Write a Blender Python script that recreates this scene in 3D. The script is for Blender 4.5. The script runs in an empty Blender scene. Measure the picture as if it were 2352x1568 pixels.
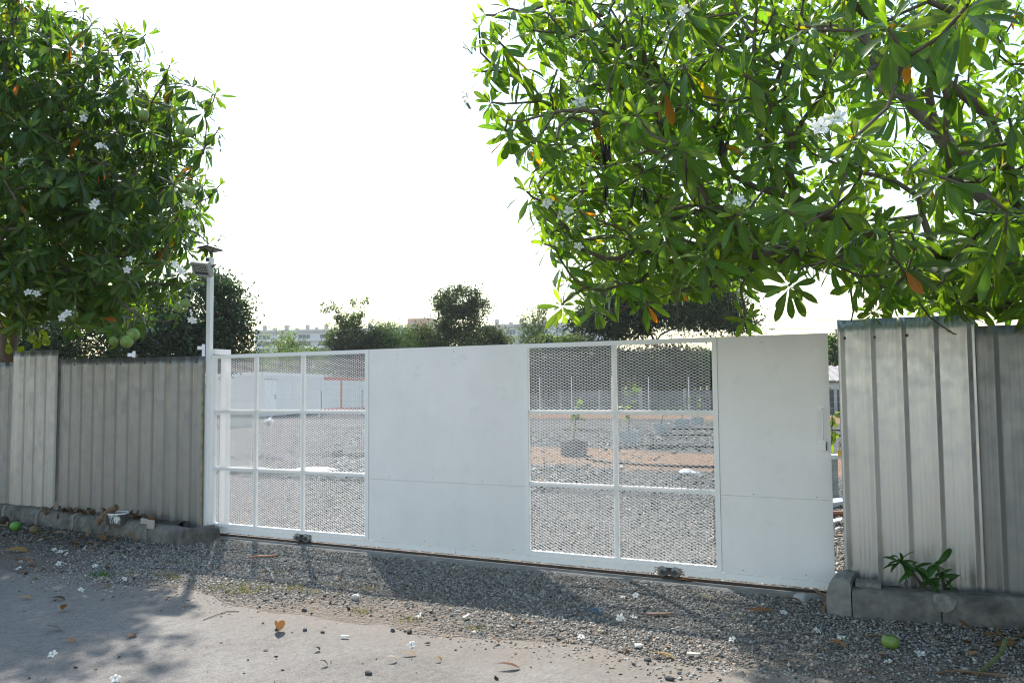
import bpy, math, random
import numpy as np
from mathutils import Vector, Matrix

SC = bpy.context.scene
COL = SC.collection
rng = np.random.default_rng(7)
random.seed(7)

# ------------------------------------------------------------------ camera
F, PITCH, ROLL, YAW = 1861.1, .0589, .0087, -.4564
CAM = np.array([7.416, -7.0572, 1.6826])
PW, PH = 2352.0, 1568.0
FW = np.array([math.sin(YAW)*math.cos(PITCH), math.cos(YAW)*math.cos(PITCH), math.sin(PITCH)])
RT0 = np.array([math.cos(YAW), -math.sin(YAW), 0.0])
UP0 = np.cross(RT0, FW)
cr, sr = math.cos(ROLL), math.sin(ROLL)
RT = cr*RT0 - sr*UP0
UP = sr*RT0 + cr*UP0


def ray(px, py):
    return FW + RT*((px-PW/2)/F) + UP*((PH/2-py)/F)


def P(px, py, depth):
    """point seen at photo position (px,py), so many metres ahead"""
    return CAM + ray(px, py)*depth


def G(px, py, z=0.0):
    """where the ground plane is at that photo position"""
    d = ray(px, py)
    return CAM + d*((z-CAM[2])/d[2])


cd = bpy.data.cameras.new('camera')
cam = bpy.data.objects.new('camera', cd)
COL.objects.link(cam)
M = Matrix.Identity(4)
for i in range(3):
    M[i][0], M[i][1], M[i][2], M[i][3] = RT[i], UP[i], -FW[i], CAM[i]
cam.matrix_world = M
cd.sensor_width = 36
cd.lens = F/PW*36
cd.clip_start, cd.clip_end = .05, 4000
SC.camera = cam

# ------------------------------------------------------------------ light
SUN_EL = math.radians(45.8)
sx, sy = -.69, .724
SUN_AZ = math.atan2(sx, sy)
sv = Vector((sx*math.cos(SUN_EL), sy*math.cos(SUN_EL), math.sin(SUN_EL)))
sl = bpy.data.lights.new('sun', 'SUN')
sl.energy, sl.angle, sl.color = 4.6, math.radians(.9), (1, .955, .89)
so = bpy.data.objects.new('sun', sl)
so.rotation_euler = (-sv).to_track_quat('-Z', 'Y').to_euler()
COL.objects.link(so)
W = bpy.data.worlds.new('World')
SC.world = W
W.use_nodes = True
nt = W.node_tree
sky = nt.nodes.new('ShaderNodeTexSky')
sky.sky_type = 'NISHITA'
sky.sun_disc = False
sky.sun_elevation, sky.sun_rotation = SUN_EL, SUN_AZ
sky.air_density, sky.dust_density, sky.ozone_density = 1.7, .7, 1.5
nt.links.new(sky.outputs[0], nt.nodes['Background'].inputs[0])
nt.nodes['Background'].inputs[1].default_value = .15
vs = SC.view_settings
vs.view_transform, vs.look, vs.gamma, vs.use_curve_mapping = 'Standard', 'None', 1, False
vs.exposure = .88
SC.cycles.max_bounces = 6
SC.cycles.transparent_max_bounces = 6
SC.cycles.volume_bounces = 0
SC.cycles.caustics_reflective = SC.cycles.caustics_refractive = False
SC.cycles.sample_clamp_indirect = 6
SC.cycles.filter_width = 1.15

# ------------------------------------------------------------------ materials
MATS = {}


def nodes(name):
    m = bpy.data.materials.new(name)
    m.use_nodes = True
    t = m.node_tree
    return m, t, t.nodes['Principled BSDF']


def N(t, kind, **kw):
    n = t.nodes.new(kind)
    for k, v in kw.items():
        if k.startswith('i_'):
            n.inputs[int(k[2:])].default_value = v
        else:
            setattr(n, k, v)
    return n


def coords(t, scale=(1, 1, 1), rot=(0, 0, 0)):
    tc = N(t, 'ShaderNodeNewGeometry')
    mp = N(t, 'ShaderNodeMapping')
    mp.inputs['Scale'].default_value = scale
    mp.inputs['Rotation'].default_value = rot
    t.links.new(tc.outputs['Position'], mp.inputs['Vector'])
    return mp.outputs[0]


def ramp(t, fac, stops, inter='LINEAR'):
    r = N(t, 'ShaderNodeValToRGB')
    r.color_ramp.interpolation = inter
    e = r.color_ramp.elements
    while len(e) < len(stops):
        e.new(.5)
    for k, (p, c) in zip(e, stops):
        k.position = p
        k.color = (*c, 1) if len(c) == 3 else c
    t.links.new(fac, r.inputs[0])
    return r.outputs[0]


def noise(t, vec, scale, detail=4, rough=.55, out=0):
    n = N(t, 'ShaderNodeTexNoise')
    n.inputs['Scale'].default_value = scale
    n.inputs['Detail'].default_value = detail
    n.inputs['Roughness'].default_value = rough
    t.links.new(vec, n.inputs['Vector'])
    return n.outputs[out]


def mix(t, fac, a, b, mode='MIX'):
    n = N(t, 'ShaderNodeMix', data_type='RGBA', blend_type=mode)
    for s, v in ((0, fac), (6, a), (7, b)):
        if hasattr(v, 'is_output') or hasattr(v, 'links'):
            t.links.new(v, n.inputs[s])
        else:
            n.inputs[s].default_value = v if s == 0 else ((*v, 1) if len(v) == 3 else v)
    return n.outputs[2]


def math_(t, op, a, b=None, clamp=False):
    n = N(t, 'ShaderNodeMath', operation=op, use_clamp=clamp)
    for s, v in ((0, a), (1, b)):
        if v is None:
            continue
        if hasattr(v, 'links'):
            t.links.new(v, n.inputs[s])
        else:
            n.inputs[s].default_value = v
    return n.outputs[0]


def bump(t, b, height, strength=.3, dist=.01):
    n = N(t, 'ShaderNodeBump')
    n.inputs['Strength'].default_value = strength
    n.inputs['Distance'].default_value = dist
    t.links.new(height, n.inputs['Height'])
    t.links.new(n.outputs[0], b.inputs['Normal'])


def mat(name, c, rough=.6, metal=0.0, var=.15, scale=6.0, bmp=0.0, bscale=60.0, stretch=(1, 1, 1), dirt=None, dscale=2.0, dlo=.55, dhi=.75, spec=.5):
    """plain weathered surface: noise-varied colour, optional dirt patches and grain"""
    if name in MATS:
        return MATS[name]
    m, t, b = nodes(name)
    v = coords(t, stretch)
    c = np.array(c)
    col = ramp(t, noise(t, v, scale, 5), [(.3, tuple(c*(1-var))), (.7, tuple(np.minimum(c*(1+var), .95)))])
    if dirt is not None:
        f = ramp(t, noise(t, v, dscale, 6, .65), [(dlo, (0, 0, 0)), (dhi, (1, 1, 1))])
        col = mix(t, f, col, dirt)
    t.links.new(col, b.inputs['Base Color'])
    b.inputs['Roughness'].default_value = rough
    b.inputs['Metallic'].default_value = metal
    b.inputs['Specular IOR Level'].default_value = spec
    if bmp:
        bump(t, b, noise(t, coords(t), bscale, 4), bmp, .004)
    MATS[name] = m
    return m


def attr_mat(name, rough=.8, bmp=0, translucent=0.0, spec=.4, midrib=False, tgain=(2.2, 2.6, 1.0)):
    """colour comes from the per-face colour layer 'Col' (every leaf or stone has its own)"""
    if name in MATS:
        return MATS[name]
    m, t, b = nodes(name)
    a = N(t, 'ShaderNodeAttribute', attribute_name='Col')
    col = a.outputs['Color']
    if bmp:
        nz = noise(t, coords(t), 90, 3)
        col = mix(t, .35, col, ramp(t, nz, [(.3, (.45, .45, .45)), (.7, (1, 1, 1))]), 'MULTIPLY')
        bump(t, b, nz, bmp, .004)
    if midrib:
        uv = N(t, 'ShaderNodeUVMap')
        sp = N(t, 'ShaderNodeSeparateXYZ')
        t.links.new(uv.outputs[0], sp.inputs[0])
        d = math_(t, 'ABSOLUTE', math_(t, 'SUBTRACT', sp.outputs[0], .5))
        rib = ramp(t, d, [(.012, (1, 1, 1)), (.035, (0, 0, 0))])
        # side veins
        vv = math_(t, 'FRACT', math_(t, 'ADD', math_(t, 'MULTIPLY', sp.outputs[1], 16), math_(t, 'MULTIPLY', d, -5)))
        vein = ramp(t, vv, [(.0, (.88, .88, .88)), (.12, (1, 1, 1)), (.9, (1, 1, 1)), (1, (.88, .88, .88))])
        col = mix(t, .8, col, vein, 'MULTIPLY')
        col = mix(t, math_(t, 'MULTIPLY', rib, .4), col, (.24, .30, .10))
    t.links.new(col, b.inputs['Base Color'])
    b.inputs['Roughness'].default_value = rough
    b.inputs['Specular IOR Level'].default_value = spec
    if translucent:
        tr = N(t, 'ShaderNodeBsdfTranslucent')
        t.links.new(mix(t, 1.0, col, tgain, 'MULTIPLY'), tr.inputs[0])
        ms = N(t, 'ShaderNodeMixShader')
        ms.inputs[0].default_value = translucent
        t.links.new(b.outputs[0], ms.inputs[1])
        t.links.new(tr.outputs[0], ms.inputs[2])
        t.links.new(ms.outputs[0], t.nodes['Material Output'].inputs[0])
    MATS[name] = m
    return m


# ------------------------------------------------------------------ mesh helpers
class MB:
    def __init__(s):
        s.v, s.f, s.mi, s.c = [], [], [], []
        s.cur, s.col = 0, None

    def add(s, vs_, fs):
        k = len(s.v)
        s.v += [tuple(map(float, q)) for q in vs_]
        for f in fs:
            s.f.append(tuple(k+i for i in f))
            s.mi.append(s.cur)
            s.c.append(s.col)

    def box(s, x0, x1, y0, y1, z0, z1, fr=None):
        vs_ = [(x, y, z) for z in (z0, z1) for y in (y0, y1) for x in (x0, x1)]
        if fr is not None:
            o, ax, ay, az = fr
            vs_ = [np.array(o)+np.array(ax)*a+np.array(ay)*b+np.array(az)*c for a, b, c in vs_]
        s.add(vs_, [(0, 2, 3, 1), (4, 5, 7, 6), (0, 1, 5, 4), (2, 6, 7, 3), (0, 4, 6, 2), (1, 3, 7, 5)])

    def tube(s, pts, rad, n=6, cap=True):
        pts = [np.array(p, float) for p in pts]
        m = len(pts)
        rad = [rad]*m if np.isscalar(rad) else list(rad)
        ref = np.array([.31, .17, .93])
        vs_ = []
        for i in range(m):
            d = pts[min(i+1, m-1)]-pts[max(i-1, 0)]
            d = d/(np.linalg.norm(d)+1e-9)
            a = np.cross(d, ref)
            if np.linalg.norm(a) < .05:
                a = np.cross(d, np.array([1.0, 0, 0]))
            a /= np.linalg.norm(a)
            b = np.cross(d, a)
            for k in range(n):
                th = 2*math.pi*k/n
                vs_.append(pts[i]+(a*math.cos(th)+b*math.sin(th))*rad[i])
        fs = []
        for i in range(m-1):
            for k in range(n):
                k2 = (k+1) % n
                fs.append((i*n+k, i*n+k2, (i+1)*n+k2, (i+1)*n+k))
        if cap:
            fs.append(tuple(range(n-1, -1, -1)))
            fs.append(tuple((m-1)*n+k for k in range(n)))
        s.add(vs_, fs)

    def lathe(s, o, prof, n=20, ax=(0, 0, 1)):
        ax = np.array(ax, float)
        ax /= np.linalg.norm(ax)
        a = np.cross(ax, (0, 1, 0) if abs(ax[1]) < .9 else (1, 0, 0))
        a /= np.linalg.norm(a)
        b = np.cross(ax, a)
        o = np.array(o, float)
        vs_ = [o+ax*h+(a*math.cos(2*math.pi*k/n)+b*math.sin(2*math.pi*k/n))*r for r, h in prof for k in range(n)]
        fs = [(i*n+k, i*n+(k+1) % n, (i+1)*n+(k+1) % n, (i+1)*n+k) for i in range(len(prof)-1) for k in range(n)]
        fs.append(tuple(range(n-1, -1, -1)))
        fs.append(tuple((len(prof)-1)*n+k for k in range(n)))
        s.add(vs_, fs)

    def prism(s, poly, o, ax, ay, az, h):
        """flat polygon in (ax, ay) extruded h along az"""
        o, ax, ay, az = (np.array(q, float) for q in (o, ax, ay, az))
        n = len(poly)
        vs_ = [o+ax*a+ay*b for a, b in poly]+[o+ax*a+ay*b+az*h for a, b in poly]
        s.add(vs_, [tuple(range(n-1, -1, -1)), tuple(range(n, 2*n))]+[(i, (i+1) % n, n+(i+1) % n, n+i) for i in range(n)])

    def blob(s, c, r, seed=0, lump=.18, n=10, m=7):
        """irregular rounded lump (stones, bags, fruit when lump is small)"""
        g = np.random.default_rng(seed)
        r = np.array(r if not np.isscalar(r) else (r, r, r), float)
        ph = g.uniform(0, 6.28, 6)
        vs_ = []
        for j in range(1, m):
            th = math.pi*j/m
            for k in range(n):
                p = 2*math.pi*k/n
                d = np.array([math.sin(th)*math.cos(p), math.sin(th)*math.sin(p), math.cos(th)])
                q = 1+lump*(math.sin(3*d[0]+ph[0])+math.sin(4*d[1]+ph[1])+math.sin(3.5*d[2]+ph[2]))/2+g.uniform(-.4, .4)*lump*.5
                vs_.append(np.array(c)+d*r*q)
        top, bot = len(vs_), len(vs_)+1
        vs_ += [np.array(c)+np.array([0, 0, r[2]]), np.array(c)-np.array([0, 0, r[2]])]
        fs = [(j*n+k, (j+1)*n+k, (j+1)*n+(k+1) % n, j*n+(k+1) % n) for j in range(m-2) for k in range(n)]
        fs += [(top, k, (k+1) % n) for k in range(n)]+[(bot, (m-2)*n+(k+1) % n, (m-2)*n+k) for k in range(n)]
        s.add(vs_, fs)

    def build(s, name, mats, parent=None, smooth=False, origin=None):
        return link(name, np.array(s.v), s.f, mats, parent, smooth, origin, s.mi,
                    s.c if any(c is not None for c in s.c) else None)


ROOT = {}


def origin_of(o):
    while o.parent:
        o = o.parent
    return np.array(o.location)


def link(name, v, f, mats, parent=None, smooth=False, origin=None, mi=None, fc=None):
    v = np.asarray(v, float)
    if parent is not None:
        off = origin_of(parent)
    elif origin is None:
        off = np.array([(v[:, 0].min()+v[:, 0].max())/2, (v[:, 1].min()+v[:, 1].max())/2, v[:, 2].min()])
    else:
        off = np.array(origin, float)
    me = bpy.data.meshes.new(name)
    me.from_pydata((v-off).tolist(), [], f if isinstance(f, list) else f.tolist())
    for m in (mats if isinstance(mats, (list, tuple)) else [mats]):
        me.materials.append(m)
    if mi is not None and max(mi, default=0) > 0:
        me.polygons.foreach_set('material_index', mi)
    if smooth:
        me.polygons.foreach_set('use_smooth', [True]*len(me.polygons))
    if fc is not None:
        ca = me.color_attributes.new('Col', 'FLOAT_COLOR', 'CORNER')
        fc = np.array([(1, 1, 1) if c is None else c for c in fc], float)
        tot = np.empty(len(me.polygons), np.int32)
        me.polygons.foreach_get('loop_total', tot)
        lc = np.repeat(np.c_[fc, np.ones(len(fc))], tot, axis=0)
        ca.data.foreach_set('color', lc.ravel())
    me.update()
    o = bpy.data.objects.new(name, me)
    COL.objects.link(o)
    if parent is not None:
        o.parent = parent
    else:
        o.location = off
    return o


def quads(name, v, f, mats, parent=None, fc=None, uv=None, smooth=False, origin=None):
    """fast path for big numpy meshes: v (n,3), f (m,k)"""
    v = np.asarray(v, np.float32)
    f = np.asarray(f, np.int32)
    off = origin_of(parent) if parent is not None else (np.array(origin) if origin is not None else
          np.array([(v[:, 0].min()+v[:, 0].max())/2, (v[:, 1].min()+v[:, 1].max())/2, v[:, 2].min()]))
    me = bpy.data.meshes.new(name)
    k = f.shape[1]
    me.vertices.add(len(v))
    me.vertices.foreach_set('co', (v-off).astype(np.float32).ravel())
    me.loops.add(f.size)
    me.loops.foreach_set('vertex_index', f.ravel())
    me.polygons.add(len(f))
    me.polygons.foreach_set('loop_start', np.arange(0, f.size, k, dtype=np.int32))
    me.polygons.foreach_set('loop_total', np.full(len(f), k, np.int32))
    if smooth:
        me.polygons.foreach_set('use_smooth', np.ones(len(f), bool))
    if fc is not None:
        ca = me.color_attributes.new('Col', 'FLOAT_COLOR', 'CORNER')
        ca.data.foreach_set('color', np.repeat(np.c_[fc, np.ones(len(fc))], k, axis=0).astype(np.float32).ravel())
    if uv is not None:
        ul = me.uv_layers.new(name='UVMap')
        ul.data.foreach_set('uv', uv[f.ravel()].astype(np.float32).ravel())
    for m in (mats if isinstance(mats, (list, tuple)) else [mats]):
        me.materials.append(m)
    me.update(calc_edges=True)
    me.validate()
    o = bpy.data.objects.new(name, me)
    COL.objects.link(o)
    if parent is not None:
        o.parent = parent
    else:
        o.location = off
    return o


def thing(name, label, cat, loc, group=None):
    o = bpy.data.objects.new(name, None)
    o.empty_display_size = .1
    COL.objects.link(o)
    o.location = [float(q) for q in loc]
    bpy.context.view_layer.update()
    return tag(o, label, cat, group)


def tag(o, label=None, cat=None, group=None, kind=None):
    if label:
        o['label'] = label
    if cat:
        o['category'] = cat
    if group:
        o['group'] = group
    if kind:
        o['kind'] = kind
    return o


def unit(v):
    v = np.asarray(v, float)
    return v/(np.linalg.norm(v, axis=-1, keepdims=True)+1e-9)


def leaves_mesh(base, d, nrm, L, Wd, curv, col, fold=.25, prof=None):
    """n leaves, each a folded, curved blade of 6x2 quads -> v, f, fc, uv"""
    base, d, nrm = (np.asarray(q, float) for q in (base, d, nrm))
    n = len(base)
    L, Wd, curv = (np.broadcast_to(np.asarray(q, float), (n,)) for q in (L, Wd, curv))
    side = unit(np.cross(d, nrm))
    nrm = np.cross(side, d)
    ts = np.array([0, .13, .32, .52, .70, .87, 1.0])
    ws = np.array([.07, .10, .55, .88, 1.0, .70, .03]) if prof is None else np.array(prof)
    c = np.where(np.abs(curv) < .02, .02, curv)
    V = np.empty((n, 7, 3, 3))
    for i, (t_, w) in enumerate(zip(ts, ws)):
        a = c*t_
        mid = base+d*(np.sin(a)/c*L)[:, None]-nrm*((1-np.cos(a))/c*L)[:, None]
        nn = nrm*np.cos(a)[:, None]+d*np.sin(a)[:, None]
        hw = (Wd*w*.5)[:, None]
        up_ = nn*(hw*fold)
        V[:, i, 0] = mid-side*hw+up_
        V[:, i, 1] = mid
        V[:, i, 2] = mid+side*hw+up_
    fq = []
    for i in range(6):
        for j in range(2):
            fq.append((i*3+j, i*3+j+1, (i+1)*3+j+1, (i+1)*3+j))
    fq = np.array(fq)
    f = (np.arange(n)*21)[:, None, None]+fq[None]
    uv1 = np.array([(j/2, t_) for t_ in ts for j in range(3)])
    return V.reshape(-1, 3), f.reshape(-1, 4), np.repeat(np.asarray(col, float), 12, axis=0), np.tile(uv1, (n, 1))


def cat_leaves(parts):
    v, f, c, u, k = [], [], [], [], 0
    for a, b, d, e in parts:
        v.append(a)
        f.append(b+k)
        c.append(d)
        u.append(e)
        k += len(a)
    return np.vstack(v), np.vstack(f), np.vstack(c), np.vstack(u)


# ------------------------------------------------------------------ shared materials
M_white = mat('white_painted_steel', (.89, .865, .85), .45, 0, .03, 3, dirt=(.66, .66, .63), dscale=9, dlo=.62, dhi=.85)
M_sheetw = None
M_dark = mat('dark_steel', (.06, .06, .06), .5, .3)
M_rust = mat('rusty_steel', (.07, .052, .042), .8, .2, .35, 20, .3)
M_conc = mat('weathered_concrete', (.165, .156, .14), .9, 0, .25, 14, .5, 90, dirt=(.055, .053, .048), dscale=3.2, dlo=.45, dhi=.68)
M_mortar = mat('pale_mortar', (.20, .19, .172), .95, 0, .3, 30, .6, 80)
M_plas = mat('white_plastic', (.8, .8, .8), .4, 0, .05)
M_bark = mat('grey_brown_bark', (.13, .105, .08), .9, 0, .35, 9, .8, 45, (1, 1, .4))
M_wood = mat('dead_wood', (.17, .11, .065), .9, 0, .4, 18, .7, 60)
M_leaf = attr_mat('glossy_leaf', .36, 0, .50, .45, True, (3.3, 3.1, .5))
M_bgleaf = attr_mat('distant_leaf', .6, 0, .25, .3, False, (2.4, 2.4, .8))
M_dry = attr_mat('dry_leaf', .8, .3, .12, .2, True, (1.6, 1.3, .8))
M_stone = attr_mat('crushed_stone', .85, .3, 0, .12)
M_petal = attr_mat('white_petal', .5, 0, .45, .3, False, (1, 1, 1))

exec_parts = []


# ================================================================== GROUND
def ground_material():
    m, t, b = nodes('gravel_ground')
    pos = coords(t)
    vor = N(t, 'ShaderNodeTexVoronoi')
    vor.inputs['Scale'].default_value = 34
    t.links.new(pos, vor.inputs['Vector'])
    sep = N(t, 'ShaderNodeSeparateColor')
    t.links.new(vor.outputs['Color'], sep.inputs[0])
    stone = ramp(t, sep.outputs[0], [(0, (.05, .048, .045)), (.35, (.128, .122, .115)), (.75, (.21, .20, .19)), (1, (.35, .335, .315))])
    gap = ramp(t, vor.outputs['Distance'], [(.25, (1, 1, 1)), (.75, (.38, .36, .34))])
    stone = mix(t, 1.0, stone, gap, 'MULTIPLY')
    big = noise(t, pos, .55, 5, .6)
    stone = mix(t, math_(t, 'MULTIPLY', ramp(t, big, [(.45, (0, 0, 0)), (.7, (1, 1, 1))]), .35), stone, (.20, .19, .178))
    # bare orange soil: long patches in the yard, edges broken up by noise
    sp = N(t, 'ShaderNodeSeparateXYZ')
    t.links.new(pos, sp.inputs[0])
    wob = math_(t, 'MULTIPLY', math_(t, 'SUBTRACT', noise(t, pos, .8, 6, .7), .5), 1.3)
    soil = None
    for (cx, cy, rx, ry, amt) in SOIL:
        dx = math_(t, 'DIVIDE', math_(t, 'SUBTRACT', sp.outputs[0], cx), rx)
        dy = math_(t, 'DIVIDE', math_(t, 'SUBTRACT', sp.outputs[1], cy), ry)
        d = math_(t, 'SQRT', math_(t, 'ADD', math_(t, 'MULTIPLY', dx, dx), math_(t, 'MULTIPLY', dy, dy)))
        e = math_(t, 'MULTIPLY', math_(t, 'MULTIPLY', math_(t, 'SUBTRACT', 1.1, math_(t, 'ADD', d, wob)), 2.5, True), amt)
        soil = e if soil is None else math_(t, 'MAXIMUM', soil, e)
    so_c = ramp(t, noise(t, pos, 5, 6, .7), [(.3, (.23, .125, .07)), (.55, (.32, .195, .12)), (.75, (.26, .20, .16))])
    speck = ramp(t, sep.outputs[1], [(.45, (1, 1, 1)), (.5, (0, 0, 0))])
    col = mix(t, math_(t, 'MULTIPLY', soil, ramp(t, sep.outputs[1], [(.0, (.95, .95, .95)), (.75, (.95, .95, .95)), (.8, (.3, .3, .3))])), stone, so_c)
    # sandy dirt under and in front of the loose stone on the road side
    fr = math_(t, 'ADD', sp.outputs[1], math_(t, 'MULTIPLY', math_(t, 'SUBTRACT', noise(t, pos, 1.6, 6, .65), .5), 1.6))
    sand = ramp(t, math_(t, 'ADD', math_(t, 'MULTIPLY', fr, .25), .75), [(.30, (1, 1, 1)), (.52, (0, 0, 0))])
    sand_c = ramp(t, noise(t, pos, 25, 6, .75), [(.3, (.12, .10, .082)), (.6, (.22, .185, .155)), (.8, (.29, .255, .22))])
    col = mix(t, sand, col, sand_c)
    t.links.new(col, b.inputs['Base Color'])
    b.inputs['Roughness'].default_value = .95
    b.inputs['Specular IOR Level'].default_value = .08
    h = math_(t, 'ADD', math_(t, 'MULTIPLY', vor.outputs['Distance'], -1.0), math_(t, 'MULTIPLY', sep.outputs[0], .9))
    bump(t, b, h, .9, .022)
    return m


SOIL = [(-1.5, 12.0, 5.0, 3.0, 1.0), (4.5, 11.6, 6.5, 2.6, 1.0), (-8, 40.5, 18, 4.5, 1.0), (-9.5, 8.8, 2.0, .45, .35), (-6.5, 7.6, 1.8, .4, .3),
        (-15, 10, 3, .6, .3), (6, 36, 9, 4, 1.0), (-18.5, 19.0, 3, 1.2, .7), (6.9, 9.8, 1.6, .9, .9)]
g = MB()
S_ = 1800
g.add([(-S_, -S_, 0), (S_, -S_, 0), (S_, S_, 0), (-S_, S_, 0)], [(0, 1, 2, 3)])
tag(g.build('ground', ground_material()), kind='structure')


def road_material():
    m, t, b = nodes('brushed_concrete')
    pos = coords(t)
    base = ramp(t, noise(t, pos, .9, 7, .65), [(.28, (.172, .158, .142)), (.5, (.228, .210, .190)), (.75, (.268, .249, .227))])
    fine = noise(t, pos, 75, 5, .75)
    base = mix(t, .85, base, ramp(t, fine, [(.30, (.45, .45, .45)), (.55, (1.0, 1.0, 1.0)), (.75, (1.25, 1.25, 1.24))]), 'MULTIPLY')
    mid = noise(t, pos, 14, 6, .7)
    base = mix(t, .7, base, ramp(t, mid, [(.3, (.66, .66, .665)), (.55, (1, 1, 1))]), 'MULTIPLY')
    # broom strokes running towards the gate
    rot = N(t, 'ShaderNodeVectorRotate', rotation_type='Z_AXIS')
    rot.inputs['Angle'].default_value = math.radians(16)
    t.links.new(pos, rot.inputs['Vector'])
    mp = N(t, 'ShaderNodeMapping')
    mp.inputs['Scale'].default_value = (40, 1.1, 1)
    t.links.new(rot.outputs[0], mp.inputs['Vector'])
    br = noise(t, mp.outputs[0], 1.6, 5, .6)
    base = mix(t, .40, base, ramp(t, br, [(.33, (.62, .60, .58)), (.5, (1, 1, 1))]), 'MULTIPLY')
    # sand and grit washed on to the edge beside the gravel
    sp = N(t, 'ShaderNodeSeparateXYZ')
    t.links.new(pos, sp.inputs[0])
    fr = math_(t, 'ADD', sp.outputs[1], math_(t, 'MULTIPLY', math_(t, 'SUBTRACT', noise(t, pos, 1.9, 7, .7), .5), 1.3))
    sand = ramp(t, math_(t, 'ADD', math_(t, 'MULTIPLY', fr, .5), 2.0), [(.62, (0, 0, 0)), (.98, (1, 1, 1))])
    sc_ = ramp(t, noise(t, pos, 30, 6, .75), [(.3, (.135, .115, .095)), (.6, (.235, .20, .17)), (.8, (.30, .265, .23))])
    col = mix(t, math_(t, 'MULTIPLY', sand, .85), base, sc_)
    # scattered dark grit
    v = N(t, 'ShaderNodeTexVoronoi')
    v.inputs['Scale'].default_value = 26
    t.links.new(pos, v.inputs['Vector'])
    s2 = N(t, 'ShaderNodeSeparateColor')
    t.links.new(v.outputs['Color'], s2.inputs[0])
    spot = math_(t, 'MULTIPLY', ramp(t, v.outputs['Distance'], [(.10, (1, 1, 1)), (.16, (0, 0, 0))]), ramp(t, s2.outputs[0], [(.8, (0, 0, 0)), (.82, (1, 1, 1))]))
    col = mix(t, spot, col, (.07, .06, .055))
    t.links.new(col, b.inputs['Base Color'])
    b.inputs['Roughness'].default_value = .9
    b.inputs['Specular IOR Level'].default_value = .15
    bump(t, b, math_(t, 'ADD', math_(t, 'MULTIPLY', br, .5), fine), .45, .004)
    return m


# concrete road, its far edge wandering under the washed-out gravel
edge = []
xs = np.arange(-40, 60.01, .25)
ey = -2.12+.10*np.sin(xs*1.3)+.07*np.sin(xs*3.7+1)+.05*rng.normal(size=len(xs))
g = MB()
vs_, fs = [], []
for x, y in zip(xs, ey):
    vs_ += [(x, y, .004), (x, -60, .004)]
for i in range(len(xs)-1):
    fs.append((2*i, 2*i+1, 2*i+3, 2*i+2))
g.add(vs_, fs)
tag(g.build('road', road_material()), kind='structure')


# loose crushed stone: real chips, densest in the strip before the gate
def chips(name, n, xr, yr, size, dens=None, seed=1, pal=0, z=0.0, label_kind='stuff', flat=.6):
    g_ = np.random.default_rng(seed)
    x = g_.uniform(*xr, n*3)
    y = g_.uniform(*yr, n*3)
    if dens is not None:
        k = g_.uniform(size=n*3) < dens(x, y)
        x, y = x[k][:n], y[k][:n]
    else:
        x, y = x[:n], y[:n]
    n = len(x)
    s = size*np.exp(g_.normal(0, .38, n))
    o = np.array([(1, 0, 0), (0, 1, 0), (-1, 0, 0), (0, -1, 0), (.1, .1, 1), (0, 0, -.8)])
    v = o[None]*(1+g_.uniform(-.4, .4, (n, 6, 3)))+g_.uniform(-.25, .25, (n, 6, 3))
    v *= np.stack([s, s*g_.uniform(.55, 1, n), s*g_.uniform(.30, .65, n)*flat/.6], -1)[:, None]
    q = g_.normal(size=(n, 4))
    q[:, 1:3] *= .24
    q = q/np.linalg.norm(q, axis=1, keepdims=True)
    w, a, b_, c = q.T
    R = np.stack([1-2*(b_*b_+c*c), 2*(a*b_-w*c), 2*(a*c+w*b_), 2*(a*b_+w*c), 1-2*(a*a+c*c), 2*(b_*c-w*a), 2*(a*c-w*b_), 2*(b_*c+w*a), 1-2*(a*a+b_*b_)], -1).reshape(n, 3, 3)
    v = np.einsum('nij,nkj->nki', R, v)
    v += np.stack([x, y, z+s*g_.uniform(.05, .45, n)], -1)[:, None]
    f = np.array([(0, 1, 4), (1, 2, 4), (2, 3, 4), (3, 0, 4), (1, 0, 5), (2, 1, 5), (3, 2, 5), (0, 3, 5)])
    f = (np.arange(n)*6)[:, None, None]+f[None]
    val = np.clip(g_.normal(.28, .11, n), .05, .5)
    tint = np.stack([val*1.10, val*1.04, val*.95], -1)
    warm = g_.uniform(size=n) < .10
    tint[warm] = tint[warm]*np.array([1.25, 1.0, .8])
    if pal == 1:
        tint = np.stack([g_.uniform(.06, .3, n)]*3, -1)*np.array([1.1, .75, .5])
    o = quads(name, v.reshape(-1, 3), f.reshape(-1, 3), M_stone, fc=np.repeat(tint, 8, axis=0))
    return o


def apron(x, y):
    lump = .5+.5*np.sin(x*1.9+.7)*np.sin(y*2.7+x*.6)
    d = np.clip((y+2.42+.22*np.sin(x*1.3)+.12*np.sin(x*3.1))/.75, 0, 1)
    strip = np.where(np.abs(y+.03) < .11, .30, 1)
    left = np.clip((x+1.2)/2.2, .12, 1)
    right = np.where(x > 6.4, .65, 1)
    return (d**1.5)*(.45+.55*lump)*strip*left*right


tag(chips('gravel', 85000, (-3.5, 9.2), (-2.75, .35), .0082, apron, 3), kind='stuff')


def yard(x, y):
    return np.clip(1.15-y/13, .12, 1)*(.6+.4*np.sin(x*.9+y*.5))*np.where((np.abs(y-11.6) < 2.3) & (x > -6), .12, 1)


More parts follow.
